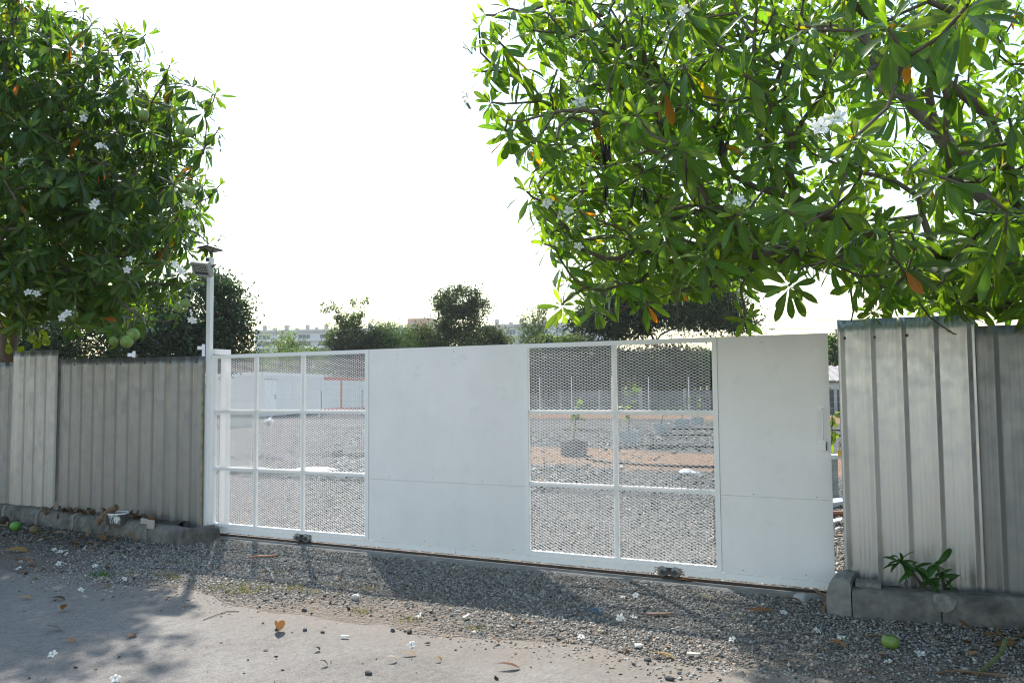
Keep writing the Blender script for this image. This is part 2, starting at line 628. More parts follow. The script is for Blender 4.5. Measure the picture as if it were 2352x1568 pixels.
tag(chips('gravel', 60000, (-9.5, 8.2), (.35, 12), .0155, yard, 4), kind='stuff')
tag(chips('gravel', 75000, (-23, 2), (5, 25), .028, lambda x, y: np.clip(1.35-y/24, .1, 1)*np.where((np.abs(y-12) < 2.8) & (x > -7), .10, 1), 8), kind='stuff')
tag(chips('gravel', 700, (-2, 9), (-6.2, -2.2), .0055, lambda x, y: np.clip(.15+(y+3.2)*.7, .12, 1), 5), kind='stuff')
tag(chips('leaf_litter', 2200, (-3.5, 9), (-5, -.2), .012, lambda x, y: np.clip(.12+.5*(np.abs(y+1.9) < .6)+.8*((x < 0) | (x > 7)), 0, 1), 6, 1, .004, flat=.2), kind='stuff')

# concrete strip and steel rail the gate rolls on
g = MB()
vs_, fs = [], []
xs = np.arange(-3.2, 7.35, .15)
for x in xs:
    vs_ += [(x, -.17+.02*math.sin(x*5)+.012*rng.normal(), .0), (x, -.15+.02*math.sin(x*5), .016), (x, .10+.015*math.sin(x*7), .016), (x, .115, .0)]
for i in range(len(xs)-1):
    for k in range(3):
        fs.append((4*i+k, 4*i+4+k, 4*i+5+k, 4*i+1+k))
g.add(vs_, fs)
tag(g.build('concrete_strip', mat('strip_concrete', (.20, .19, .175), .95, 0, .25, 9, .5, 70, dirt=(.13, .11, .095), dscale=5)), kind='structure')
g = MB()
g.box(-3.0, 7.0, .004, .030, .016, .040)
tag(g.build('gate_rail', M_rust), 'thin rusty steel rail in the ground under the sliding gate', 'rail')


# ================================================================== GATE
def gate_sheet_mat():
    m, t, b = nodes('white_painted_sheet')
    pos = coords(t)
    col = ramp(t, noise(t, pos, 1.4, 5, .6), [(.3, (.835, .79, .772)), (.7, (.915, .868, .85))])
    st = noise(t, coords(t, (5, 5, 1.2)), 1.1, 6, .65)
    col = mix(t, ramp(t, st, [(.5, (0, 0, 0)), (.9, (.3, .3, .3))]), col, (.68, .69, .68))
    sm = noise(t, pos, 4.3, 7, .72)
    col = mix(t, ramp(t, sm, [(.57, (0, 0, 0)), (.8, (.6, .6, .6))]), col, (.62, .63, .615))
    t.links.new(col, b.inputs['Base Color'])
    b.inputs['Roughness'].default_value = .33
    bump(t, b, noise(t, coords(t, (1, 1, .6)), 2.0, 3), .5, .03)
    return m


M_sheet = gate_sheet_mat()
L_ = 6.82
gate = thing('sliding_gate', 'long white steel sliding gate of wire mesh bays and plain sheet bays', 'gate', (L_/2, 0, 0))
ZB, ZT = .118, 2.118
xm1, xs1, xm2, xs2 = (.0, 2.262), (2.262, 4.078), (4.078, 5.925), (5.925, L_)
g = MB()
for (a, b), mull, hz in ((xm1, (.665, 1.355), (1.455, .79)), (xm2, (4.985,), (1.465, .785))):
    g.box(a+.002, a+.045, -.016, .03, ZB, ZT)
    g.box(b-.045, b-.002, -.016, .03, ZB, ZT)
    g.box(a+.045, b-.045, -.0145, .028, ZT-.042, ZT-.001)
    g.box(a+.045, b-.045, -.0145, .028, ZB+.001, ZB+.042)
    edges = [a+.045]+[q for mm in mull for q in (mm-.022, mm+.022)]+[b-.045]
    for mm in mull:
        g.box(mm-.022, mm+.022, 0, .032, ZB+.042, ZT-.042)
    for i in range(0, len(edges), 2):
        for z in hz:
            g.box(edges[i], edges[i+1], .0015, .0305, z-.021, z+.021)
for (a, b) in (xs1, xs2):           # tubes behind the plain sheets
    g.box(a+.004, b-.004, .003, .04, ZT-.045, ZT-.003)
    g.box(a+.004, b-.004, .003, .04, ZB+.003, ZB+.045)
    g.box(a+.004, a+.045, .003, .04, ZB+.045, ZT-.045)
    g.box(b-.045, b-.004, .003, .04, ZB+.045, ZT-.045)
    g.box(a+.045, b-.045, .003, .04, .745, .785)
g.build('frame', M_white, gate)
for (a, b), zs in ((xs1, .757), (xs2, .768)):
    for z0, z1, dy in ((ZB+.001, zs-.0015, 0), (zs+.0015, ZT, -.001)):
        g = MB()
        g.box(a+.001, b-.001, -.006+dy, .001, z0, z1)
        o = g.build('sheet_panel', M_sheet, gate)
g = MB()
for a, b in ((.0, 1.24), (1.50, 3.30), (3.312, 5.33), (5.60, L_+.015)):
    g.box(a, b, -.004, .002, .058, .112)
    g.box(a, b, .002, .040, .106, .112)
g.build('bottom_rail', M_white, gate)
for x, z in [(q, .155) for q in (2.45, 2.95, 3.5, 3.95, 6.1, 6.6)]+[(q, .79) for q in (2.52, 3.05, 3.62, 6.2, 6.7)]+[(2.62, 2.06), (3.3, 2.07), (6.3, 2.06)]:
    g = MB()
    g.lathe((x, -.0065, z+.004*math.sin(x*9)), [(.005, 0), (.005, .002), (.003, .003)], 8, (0, -1, 0))
    g.build('rivet', mat('dull_rivet', (.33, .32, .30), .5, .4), gate)
# expanded-metal sheets
LW, SW = .0545, .0263


def expanded(a, b, z0, z1):
    nr, hc = int((z1-z0)/SW*2), LW/2
    vv, ff = [], []
    for r in range(nr):                      # one zigzag strand per half row
        if r % 2:
            continue
        zc = z0+(r/2+.5)*SW
        for s in (-1, 1):
            k = int((b-a)/hc)
            xs_ = a+np.arange(k+1)*hc
            zz = zc+s*np.where(np.arange(k+1) % 2 == (0 if s > 0 else 0), SW/2, 0.0)
            vv.append((xs_, zz))
    V, Fc, base = [], [], 0
    hw, hd = .0020, .0013
    for xs_, zz in vv:
        k = len(xs_)
        ring = np.stack([np.stack([xs_, np.full(k, -.0105-hd), zz+hw], -1), np.stack([xs_, np.full(k, -.0105-hd-.001), zz-hw], -1),
                         np.stack([xs_, np.full(k, -.0105+hd), zz-hw], -1), np.stack([xs_, np.full(k, -.0105+hd+.001), zz+hw], -1)], 1)
        V.append(ring.reshape(-1, 3))
        i = np.arange(k-1)[:, None]*4
        for q in range(4):
            q2 = (q+1) % 4
            Fc.append(np.concatenate([i+q, i+q2, i+4+q2, i+4+q], 1)+base)
        base += k*4
    return np.vstack(V), np.vstack(Fc)


for a, b in (xm1, xm2):
    v, f = expanded(a+.040, b-.040, ZB+.035, ZT-.036)
    # mesh sits 6 mm before the mullions
    v[:, 1] += .003
    quads('wire_mesh', v, f, M_white, gate)
# handle, latch plate
g = MB()
g.tube([(6.757, -.009, 1.505), (6.757, -.05, 1.50), (6.765, -.052, 1.48), (6.765, -.052, 1.285), (6.757, -.05, 1.262), (6.757, -.009, 1.258)], .008, 8)
for z in (1.505, 1.258):
    g.box(6.735, 6.775, -.0095, -.006, z-.022, z+.022)
g.build('handle', M_white, gate)
g = MB()
g.box(6.726, 6.782, -.030, -.0065, 1.165, 1.238)
g.cur = 1
g.box(6.7825, 6.789, -.028, -.0065, 1.168, 1.235)
g.build('latch_box', [M_white, M_dark], gate)
M_dark2 = mat('roller_plate', (.075, .072, .068), .55, .3, .4, 40, .3)
M_grease = mat('greasy_steel', (.24, .24, .235), .5, .3, .4, 40, .3)
for x in (1.37, 5.465):
    r = MB()
    r.prism([(-.058, .058), (-.074, .068), (-.076, .086), (-.062, .098), (-.03, .088), (0, .110), (.03, .088), (.062, .098), (.076, .086), (.074, .068), (.058, .058), (0, .064)], (x, -.034, .0), (1, 0, 0), (0, 0, 1), (0, 1, 0), .010)
    r.prism([(-.055, .058), (-.072, .075), (-.06, .098), (.06, .098), (.072, .075), (.055, .058)], (x, .045, .0), (1, 0, 0), (0, 0, 1), (0, 1, 0), .012)
    r.box(x-.025, x+.025, -.018, .045, .092, .118)
    for dx in (-.058, 0, .058):
        r.lathe((x+dx, -.030, .078 if dx else .098), [(.011, 0), (.011, .012)], 8, (0, -1, 0))
    ro = r.build('roller', M_dark2, gate)
    for dx in (-.058, .058):
        w = MB()
        w.lathe((x+dx, -.020, .0815), [(.012, 0), (.040, .001), (.047, .006), (.047, .015), (.036, .022), (.036, .040), (.047, .048), (.047, .058), (.012, .060)], 22, (0, 1, 0))
        w.build('wheel', M_grease, ro, True)

# ------------------------------------------------------------------ posts by the gate
g = MB()
g.box(-.062, -.004, -.055, .0, 0, 3.28)
o = g.build('light_pole', M_white)
tag(o, 'tall square white steel post at the end of the left fence', 'post')
gp = thing('guide_post', 'short square white post standing behind the left end of the gate', 'post', (-.01, .21, 0))
g = MB()
g.box(-.048, .032, .17, .25, 0, 2.19)
g.build('post', M_white, gp)
g = MB()
g.box(-.05, .034, -.001, .169, 2.13, 2.19)
g.build('bracket', M_white, gp)
# floodlight clamped to the pole
c = P(463, 618, 9.25)
fl = thing('floodlight', 'square grey solar floodlight tilted beside the top of the white pole', 'lamp', c)
nx = unit(np.array([.05, -.83, -.55]))          # shines towards the road and down
ax = unit(np.cross((0, 0, 1), nx))
ay = np.cross(nx, ax)
tilt = math.radians(-9)
ax, ay = ax*math.cos(tilt)+ay*math.sin(tilt), ay*math.cos(tilt)-ax*math.sin(tilt)
fr = (c, ax, ay, nx)
g = MB()
hw, hh = .118, .088
for (x0, x1, y0, y1) in ((-hw, hw, hh-.022, hh), (-hw, hw, -hh, -hh+.022), (-hw, -hw+.022, -hh+.022, hh-.022), (hw-.022, hw, -hh+.022, hh-.022)):
    g.box(x0, x1, y0, y1, -.03, .02, fr)
g.box(-hw+.01, hw-.01, -hh+.01, hh-.01, -.05, -.031, fr)
g.build('housing', mat('grey_lamp_housing', (.33, .33, .30), .5, 0, .1), fl)
g = MB()
g.box(-hw+.023, hw-.023, -hh+.023, hh-.023, -.03, .006, fr)
ob = g.build('lens', None or mat('lamp_lens', (.06, .065, .065), .25, 0, .1), fl)
g = MB()
for i in range(8):
    for j in range(5):
        x, y = -.08+i*.0229, -.028+j*.02
        g.box(x-.007, x+.007, y-.006, y+.006, .0065, .009, fr)
g.build('led_grid', mat('led_chips', (.40, .42, .37), .3), fl)
g = MB()
g.tube([c-nx*.03+ax*.1, c-nx*.09+ax*.13+ay*.02, np.array([-.035, -.056, c[2]+.09])], .010, 6)
g.tube([np.array([-.05, -.060, c[2]+.02]), np.array([-.05, -.060, c[2]+.19])], .022, 8)
g.build('bracket', M_dark, fl)
# solar panel
c = P(486, 577, 9.33)
sp_ = thing('solar_panel', 'small dark solar panel mounted flat on top of the white pole', 'solar panel', (-.03, -.03, 3.28))
nz_ = unit(np.array([.10, .16, 1]))
ax = unit(np.cross((.35, 1, 0), nz_))
ay = np.cross(nz_, ax)
c = np.array([-.045, -.03, 3.385])
fr = (c, ax, ay, nz_)
g = MB()
g.box(-.14, .14, -.105, .105, -.006, .006, fr)
g.build('panel', mat('solar_cells', (.05, .05, .055), .35, 0, .2), sp_)
g = MB()
g.box(-.125, .125, -.09, .09, -.010, -.0065, fr)
g.build('backing', mat('panel_backing', (.30, .29, .27), .6, 0, .1), sp_)
g = MB()
for q in ((-.05, -.05), (.04, .02)):
    g.tube([c+ax*q[0]+ay*q[1]-nz_*.01, (c[0]+q[0]*.5, -.03+q[1]*.4, 3.281)], .006, 6)
g.build('strut', M_dark, sp_)


# ================================================================== METAL FENCES
def metal_mat(name, base, warm, dirtc, rough=.42, metal=.75):
    m, t, b = nodes(name)
    st = coords(t, (40, 40, .5))
    col = ramp(t, noise(t, st, 1.2, 5, .6), [(.25, tuple(np.array(base)*.96)), (.75, tuple(np.array(base)*1.03))])
    w = noise(t, coords(t, (5, 5, .35)), 1.1, 5, .6)
    col = mix(t, ramp(t, w, [(.4, (0, 0, 0)), (.75, (.7, .7, .7))]), col, warm)
    d = noise(t, coords(t, (1.6, 1.6, .8)), 3.0, 5, .6)
    col = mix(t, ramp(t, d, [(.56, (0, 0, 0)), (.80, (.5, .5, .5))]), col, dirtc)
    t.links.new(col, b.inputs['Base Color'])
    b.inputs['Metallic'].default_value = metal
    r = ramp(t, noise(t, coords(t), 9, 5), [(.3, (rough-.08,)*3), (.7, (rough+.14,)*3)])
    t.links.new(r, b.inputs['Roughness'])
    return m


def sheet(x0, x1, y, z0, z1, phase=0, seed=0, z1b=None, pitch=.219, depth=.036, skew=0.0, hard=1.0):
    g_ = np.random.default_rng(seed)
    prof = [(0, 0), (.040, 0), (.042, .0009), (.046, .0009), (.048, 0), (.072, 0), (.074, .0009), (.078, .0009), (.080, 0), (.104, 0), (.106, .0009), (.110, .0009), (.112, 0),
            (.138, 0), (.164, depth), (.176, depth), (.204, 0)]
    pts = []
    k0 = int(math.floor((x0-phase)/pitch))-1
    while True:
        xb = phase+k0*pitch
        if xb > x1:
            break
        j = g_.normal(0, .001)
        for u, h in prof:
            pts.append((xb+u+j, h*hard+g_.normal(0, .00012)))
        k0 += 1
    px_ = np.array(pts)
    hx = np.interp([x0, x1], px_[:, 0], px_[:, 1])
    k = (px_[:, 0] > x0+.002) & (px_[:, 0] < x1-.002)
    px_ = np.vstack([[x0, hx[0]], px_[k], [x1, hx[1]]])
    nz = 22
    zs = np.linspace(0, 1, nz)
    n = len(px_)
    wob = np.zeros((nz, n))
    for _ in range(9):
        cx, cz, s = g_.uniform(x0, x1), g_.uniform(0, 1), g_.uniform(.05, .3)
        wob += g_.normal(0, .0035)*np.exp(-((px_[None, :, 0]-cx)/s)**2-((zs[:, None]-cz)/(.12+s*.4))**2)
    z1b = z1 if z1b is None else z1b
    top = z1+(z1b-z1)*(px_[:, 0]-x0)/(x1-x0)
    V = np.empty((nz, n, 3))
    V[..., 0] = px_[None, :, 0]
    V[..., 1] = y-px_[None, :, 1]+wob+skew*(px_[None, :, 0]-x0)
    V[..., 2] = z0+(top[None]-z0)*zs[:, None]
    i = np.arange(nz-1)[:, None]*n+np.arange(n-1)[None]
    f = np.stack([i, i+1, i+n+1, i+n], -1).reshape(-1, 4)
    v = V.reshape(-1, 3)
    # 1.5 mm thick: back skin and edges
    m_ = len(v)
    vb = v+np.array([0, .0015, 0])
    fb = f[:, ::-1]+m_
    row = np.arange(n-1)
    e = [np.stack([row+1, row, row+m_, row+1+m_], -1), np.stack([(nz-1)*n+row, (nz-1)*n+row+1, (nz-1)*n+row+1+m_, (nz-1)*n+row+m_], -1)]
    colr = np.arange(nz-1)*n
    e += [np.stack([colr, colr+n, colr+n+m_, colr+m_], -1), np.stack([colr+n+n-1, colr+n-1, colr+n-1+m_, colr+n+n-1+m_], -1)]
    return np.vstack([v, vb]), np.vstack([f, fb]+e)


def screws(par, pts):
    for x, y, z in pts:
        g = MB()
        g.lathe((x, y, z), [(.013, 0), (.013, .003), (.007, .004), (.007, .010)], 8, (0, -1, 0))
        g.build('screw', M_dark, par)


M_tin1 = metal_mat('dull_zinc_sheet', (.305, .302, .302), (.29, .278, .268), (.21, .205, .20), .44, .78)
M_tin4 = metal_mat('grey_zinc_sheet', (.44, .435, .435), (.41, .395, .38), (.29, .28, .275), .46, .82)
M_tin2 = metal_mat('newer_zinc_sheet', (.57, .565, .575), (.56, .55, .55), (.40, .40, .395), .36, .9)
M_tin3 = metal_mat('dark_zinc_sheet', (.31, .307, .308), (.285, .275, .265), (.18, .18, .17), .50, .8)
lf = thing('metal_fence', 'dull grey corrugated metal fence left of the gate under the leafy tree', 'fence', (-2.5, 0, 0))
v, f = sheet(-2.72, -.052, -.068, .02, 2.135, -2.70, 11, 2.105, skew=.0)
s1 = quads('sheet', v, f, M_tin1, lf)
s1['label'] = 'wide dull sheet beside the gate post, dented near its foot'
screws(s1, [(-2.72+.33+i*.438, -.067, 2.055-i*.003) for i in range(6)]+[(-.10, -.067, z) for z in (2.02, 1.35, .62, .25)])
v, f = sheet(-3.62, -2.68, -.10, .05, 2.265, -3.60, 12, 2.255, hard=1.1)
s2 = quads('sheet', v, f, M_tin4, lf)
s2['label'] = 'narrow taller sheet with bright ribs'
v, f = sheet(-6.5, -3.56, -.06, .05, 2.13, -6.4, 13, 2.115)
s3 = quads('sheet', v, f, M_tin3, lf)
s3['label'] = 'darker sheet at the far left end of the fence'
g = MB()
g.tube([(-.072, -.085, .0), (-.074, -.082, .5), (-.071, -.086, 1.1), (-.075, -.084, 1.6), (-.070, -.086, 2.06)], .014, 5)
g.build('edge_strip', mat('old_wood_strip', (.30, .26, .17), .85, 0, .4, 12, .5), lf)
g = MB()
for z in (.45, 1.95):
    g.box(-6.5, -.09, .0, .035, z, z+.05)
g.build('back_rail', M_dark, lf)
rf = thing('metal_fence', 'grey ribbed metal fence right of the gate with a shrub at its foot', 'fence', (8, 0, 0))
v, f = sheet(6.905, 7.862, -.12, .06, 2.208, 6.752, 14, 2.212, hard=1.15)
s4 = quads('sheet', v, f, M_tin2, rf)
s4['label'] = 'tall pale sheet next to the gate opening'
screws(s4, [(6.918, -.137, 2.06), (6.955, -.123, 2.065), (7.17, -.123, 2.065), (7.40, -.123, 2.07), (7.79, -.123, 2.07)])
v, f = sheet(7.84, 11.5, -.085, .04, 2.125, 7.80, 15, 2.11)
s5 = quads('sheet', v, f, M_tin3, rf)
s5['label'] = 'lower darker sheet at the right edge'
g = MB()
g.box(6.93, 11.5, -.06, -.02, 1.95, 2.0)
g.box(6.93, 11.5, -.06, -.02, .5, .55)
g.box(6.985, 7.045, -.02, .04, 0, 2.1)
g.build('back_rail', M_dark, rf)


# ================================================================== KERBS
def kerb_stone(a, b, h, w, seed, M_=M_conc):
    """rounded-top concrete kerb from ground point a to b; front faces the road"""
    g_ = np.random.default_rng(seed)
    a, b = np.array(a, float), np.array(b, float)
    d = unit(b-a)
    back = np.array([-d[1], d[0], 0])
    prof = [(0, -.03), (.002, h*.30), (.006, h*.62), (.022, h*.84), (.05, h*.96), (.08, h), (w, h*.985), (w, -.03)]
    n, m = 9, len(prof)
    vs_ = []
    for i in range(n):
        t_ = i/(n-1)
        for u, z in prof:
            e = .006 if i in (0, n-1) else 0
            vs_.append(a+(b-a)*t_+back*(u+g_.normal(0, .0018)+e*(u < .06))+np.array([0, 0, z+g_.normal(0, .002)-e]))
    fs = [(i*m+k, (i+1)*m+k, (i+1)*m+k+1, i*m+k+1) for i in range(n-1) for k in range(m-1)]
    fs += [tuple(range(m)), tuple((n-1)*m+k for k in range(m-1, -1, -1))]
    g = MB()
    g.add(vs_, fs)
    return g


def mortar(par, p, d, h, seed):
    back = np.array([-d[1], d[0], 0])
    g = MB()
    ring = [(-.006, -.02), (-.006, h*.4), (-.001, h*.66), (.016, h*.88), (.05, h*1.0), (.11, h*1.012), (.11, h*.8), (.05, h*.5), (.04, -.02)]
    g_ = np.random.default_rng(seed)
    vs_, n = [], len(ring)
    for s in (-1, -.4, .3, 1):
        for u, z in ring:
            vs_.append(np.array(p)+d*(s*(.016+g_.uniform(0, .026)))+back*(u+(.006 if abs(s) == 1 else 0)+g_.normal(0, .002))+np.array([0, 0, z+g_.normal(0, .004)-(.006 if abs(s) == 1 else 0)]))
    fs = [(i*n+k, (i+1)*n+k, (i+1)*n+(k+1) % n, i*n+(k+1) % n) for i in range(3) for k in range(n)]
    fs += [tuple(range(n)), tuple(3*n+k for k in range(n-1, -1, -1))]
    g.add(vs_, fs)
    g.build('mortar_joint', M_mortar, par)


kl = thing('kerb', 'row of mossy concrete kerb stones with pale mortar below the left fence', 'kerb', (-2, -.4, 0))
jo = [G(*q) for q in ((-70, 1176), (21, 1190), (87, 1203), (164, 1216), (239, 1229), (328, 1242), (418, 1253))]
line_a, line_b = np.array([-4.6, -.10, 0]), np.array([.02, -.58, 0])
ld = unit(line_b-line_a)
jt = [float(np.dot(q-line_a, ld)) for q in jo]
for i in range(6):
    a, b = line_a+ld*(jt[i]+.006), line_a+ld*(jt[i+1]-.006)
    kerb_stone(a, b, .185+.006*math.sin(i*2), .15, 30+i).build('kerb_stone', M_conc, kl)
    if 0 < i:
        mortar(kl, line_a+ld*jt[i], ld, .19, 60+i)
e = line_a+ld*jt[6]
kerb_stone(e+np.array([.012, .13, 0]), e+np.array([.08, .50, 0]), .16, .12, 41).build('kerb_stone', M_conc, kl)
kr = thing('kerb', 'cracked concrete kerb with an upturned end block below the right fence', 'kerb', (7.6, -.5, 0))
a, b, c = G(1960, 1418), G(2165, 1432), G(2420, 1446)
d = unit(b-a)
kerb_stone(a, b-d*.004, .205, .17, 50).build('kerb_stone', M_conc, kr)
kerb_stone(b+d*.004, b+d*1.6, .207, .17, 51).build('kerb_stone', M_conc, kr)
kerb_stone(b+d*1.61, b+d*2.8, .205, .17, 53).build('kerb_stone', M_conc, kr)
kerb_stone(b+d*2.81, b+d*4.0, .205, .17, 54).build('kerb_stone', M_conc, kr)
g = MB()
bk = np.array([-d[1], d[0], 0])
pt = [(b-d*.05, .195), (b-d*.06, .15), (b-d*.03, .09), (b+d*.03, .08), (b+d*.075, .11), (b+d*.10, .16), (b+d*.06, .19), (b+d*.02, .205)]
poly = []
for q, z in pt:
    u = .004 if z < .13 else (.012 if z < .17 else .045)
    poly.append(q+bk*(u-.012)+np.array([0, 0, z]))
pb = [q+bk*.03-np.array([0, 0, .004]) for q in poly]
n = len(poly)
g.add(poly+pb, [tuple(range(n))]+[(i, n+i, n+(i+1) % n, (i+1) % n) for i in range(n)])
g.build('mortar_patch', M_mortar, kr)
# end block turned across the row
e0 = a+np.array([-.13, -.02, 0])
g = kerb_stone(a+np.array([-.02, .47, 0]), a+np.array([-.035, .05, 0]), .275, .16, 52)
g2 = MB()
prof = [(-.165, -.02), (-.165, .15), (-.145, .22), (-.11, .255), (-.05, .262), (.0, .25), (.005, .21), (.005, -.02)]
vs_ = []
for y_, dz in ((.03, -.006), (.05, 0), (.28, .004), (.42, 0)):
    for u, z in prof:
        vs_.append(a+np.array([u-.02+.05*y_, y_, z+dz+rng.normal(0, .002)]))
n = len(prof)
g2.add(vs_, [(i*n+k, i*n+k+1, (i+1)*n+k+1, (i+1)*n+k) for i in range(3) for k in range(n-1)]+[tuple(range(n-1, -1, -1)), tuple(3*n+k for k in range(n))])
o = g2.build('end_block', mat('lighter_concrete', (.24, .23, .21), .95, 0, .25, 12, .5, 80, dirt=(.10, .10, .09), dscale=4), kr)
g = MB()
g.prism([(0, 0), (.17, 0), (.175, .03), (.11, .036), (.05, .028), (0, .034)], a+np.array([.015, .10, .203]), (1, 0, 0), (0, 0, 1), (0, 1, 0), .14)
g.build('mortar_cap', M_mortar, kr)


# soil heaped between kerb and fence
def bed(name, x0, x1, y0f, y1, z, seed):
    g_ = np.random.default_rng(seed)
    xs = np.arange(x0, x1, .12)
    vs_, fs = [], []
    for x in xs:
        for k in range(5):
            y = y0f(x)+(y1-y0f(x))*k/4
            vs_.append((x, y, z+g_.normal(0, .008)+(.012*math.sin(x*4+k) if k else 0)))
    for i in range(len(xs)-1):
        for k in range(4):
            fs.append((i*5+k, i*5+5+k, i*5+6+k, i*5+1+k))
    g = MB()
    g.add(vs_, fs)
    tag(g.build(name, mat('dark_soil', (.085, .068, .05), .95, 0, .4, 18, .7, 60)), kind='structure')


bed('soil', -4.6, -.18, lambda x: -.10-.104*(x+4.6)+.12, -.05, .145, 1)
bed('soil', 7.12, 11.3, lambda x: -.40+.09*(x-7), -.06, .15, 2)


# ================================================================== TREES
def grow(root, tips, wander=.08, penal=.4, lift=.25, seg=.16, seed=0, exclude=0):
    """branch skeleton: root is a polyline (trunk); each tip joins the nearest cheap node by a curved shoot"""
    g_ = np.random.default_rng(seed)
    pos = [np.array(p, float) for p in root]
    par = [-1]+list(range(len(root)-1))
    plen = [0.0]
    for i in range(1, len(root)):
        plen.append(plen[-1]+np.linalg.norm(pos[i]-pos[i-1])*.6)
    paths = [list(range(len(root)))]
    order = np.argsort(np.linalg.norm(tips-pos[-1], axis=1)+g_.uniform(0, .5, len(tips)))
    endd = np.zeros((len(tips), 3))
    A = np.array(pos)
    B = np.array(plen)
    for ti in order:
        t_ = tips[ti]
        dist = np.linalg.norm(A-t_, axis=1)
        cost = dist+penal*B
        cost[:exclude] += 9
        k = int(np.argmin(cost))
        p0 = A[k]
        pd = A[k]-A[par[k]] if par[k] >= 0 else np.array([0, 0, 1.0])
        d = np.linalg.norm(t_-p0)
        c = p0+unit(pd)*d*.35+np.array([0, 0, -lift*d*.3])
        c2 = t_-np.array([0, 0, 1])*d*lift*.5
        n = max(2, int(d/seg))
        path, prev = [k], k
        for i in range(1, n+1):
            u = i/n
            q = (1-u)**3*p0+3*(1-u)**2*u*c+3*(1-u)*u*u*c2+u**3*t_
            if i < n:
                q = q+g_.normal(0, wander*seg, 3)
            A = np.vstack([A, q])
            B = np.append(B, B[prev]+np.linalg.norm(q-A[prev]))
            par.append(prev)
            prev = len(A)-1
            path.append(prev)
        paths.append(path)
        endd[ti] = unit(A[prev]-A[path[-2]])
    cnt = np.zeros(len(A))
    kids = np.zeros(len(A), int)
    for i in range(1, len(A)):
        kids[par[i]] += 1
    cnt[kids == 0] = 1
    for i in range(len(A)-1, 0, -1):
        cnt[par[i]] += cnt[i]
    return A, paths, cnt, endd


def branch_mesh(A, paths, cnt, r0, ex, rmax, trunk_only=False):
    g = MB()
    for j, p in enumerate(paths):
        if len(p) < 2:
            continue
        r = np.minimum(r0*np.maximum(cnt[p], 1)**ex, rmax)
        if j:
            r[0] = min(r[0], r[1]*1.25)
        g.tube([A[i] for i in p], r, 9 if r.max() > .04 else 5, False)
    return g


def rosette_leaves(tips, axes, per, L, W_, cols, seed, orange=.02, droop=(35, 150)):
    g_ = np.random.default_rng(seed)
    base, dr, nm, LL, WW, cv, cc = [], [], [], [], [], [], []
    for tip, ax_ in zip(tips, axes):
        n = int(per+g_.integers(-3, 4))
        ph = g_.uniform(0, 6.28)
        s = g_.uniform(.7, 1.2)
        a = unit(np.cross(ax_, (.3, .2, .9) if abs(ax_[2]) < .9 else (1, 0, 0)))
        b = np.cross(ax_, a)
        for i in range(n):
            u = i/(n-1)                     # 0 young, 1 old
            th = math.radians(droop[0]*.55+(droop[1]-droop[0]*.55)*u**.85+g_.normal(0, 9))
            p = ph+i*2.399+g_.normal(0, .15)
            rad = a*math.cos(p)+b*math.sin(p)
            d = ax_*math.cos(th)+rad*math.sin(th)
            d = unit(d+np.array([0, 0, -.18*u]))
            nn = ax_*math.sin(th)-rad*math.cos(th)
            if np.linalg.norm(np.cross(d, nn)) < .2:
                nn = rad
            base.append(tip-ax_*(.075*u)+rad*.006)
            dr.append(d)
            nm.append(unit(nn+g_.normal(0, .17, 3)))
            LL.append(L*s*(.55+.45*min(1, u*2.2))*g_.uniform(.75, 1.18))
            WW.append(W_*s*(.5+.5*min(1, u*2.2))*g_.uniform(.85, 1.15))
            cv.append(g_.uniform(-.1, 1.0))
            k = g_.uniform()
            if u > .7 and k < orange*3:
                cc.append((.34, .12, .02) if g_.uniform() < .65 else (.24, .19, .02))
            else:
                young = max(0, .35-u)/.35
                c0 = np.array(cols[0])*(1-young)+np.array(cols[1])*young
                cc.append(c0*np.exp(g_.normal(0, .18))*np.array([g_.uniform(.85, 1.25), 1, g_.uniform(.8, 1.1)]))
    return leaves_mesh(np.array(base), np.array(dr), np.array(nm), np.array(LL), np.array(WW), np.array(cv), np.array(cc))


def flower_cluster(par, p, d, size=.055, n_open=2, n_bud=9, seed=0):
    """stalked spray of white five-petalled stars and pale buds"""
    g_ = np.random.default_rng(seed)
    g = MB()
    p = np.array(p)
    d = unit(d)
    g.cur, g.col = 0, (.28, .36, .12)
    heads = []
    for i in range(n_open+n_bud):
        q = unit(d+g_.normal(0, .55, 3))
        e = p+q*g_.uniform(.06, .13)
        g.tube([p, p+d*.03+q*.03, e], [.003, .0022, .0015], 4, False)
        heads.append((e, q))
    for i, (e, q) in enumerate(heads):
        if i < n_open:
            star(g, e, unit(q+unit(CAM-e)*.8), size, g_)
        else:
            g.col = (.55, .60, .36)
            a = unit(np.cross(q, (.2, .5, .9)))
            b = np.cross(q, a)
            for k in range(4):
                th = k*1.57
                r = a*math.cos(th)+b*math.sin(th)
                g.add([e, e+q*.014+r*.006-a*.003, e+q*.028+r*.014, e+q*.014+r*.006+a*.003], [(0, 1, 2, 3)])
    return g.build('flower_spray', M_petal, par)


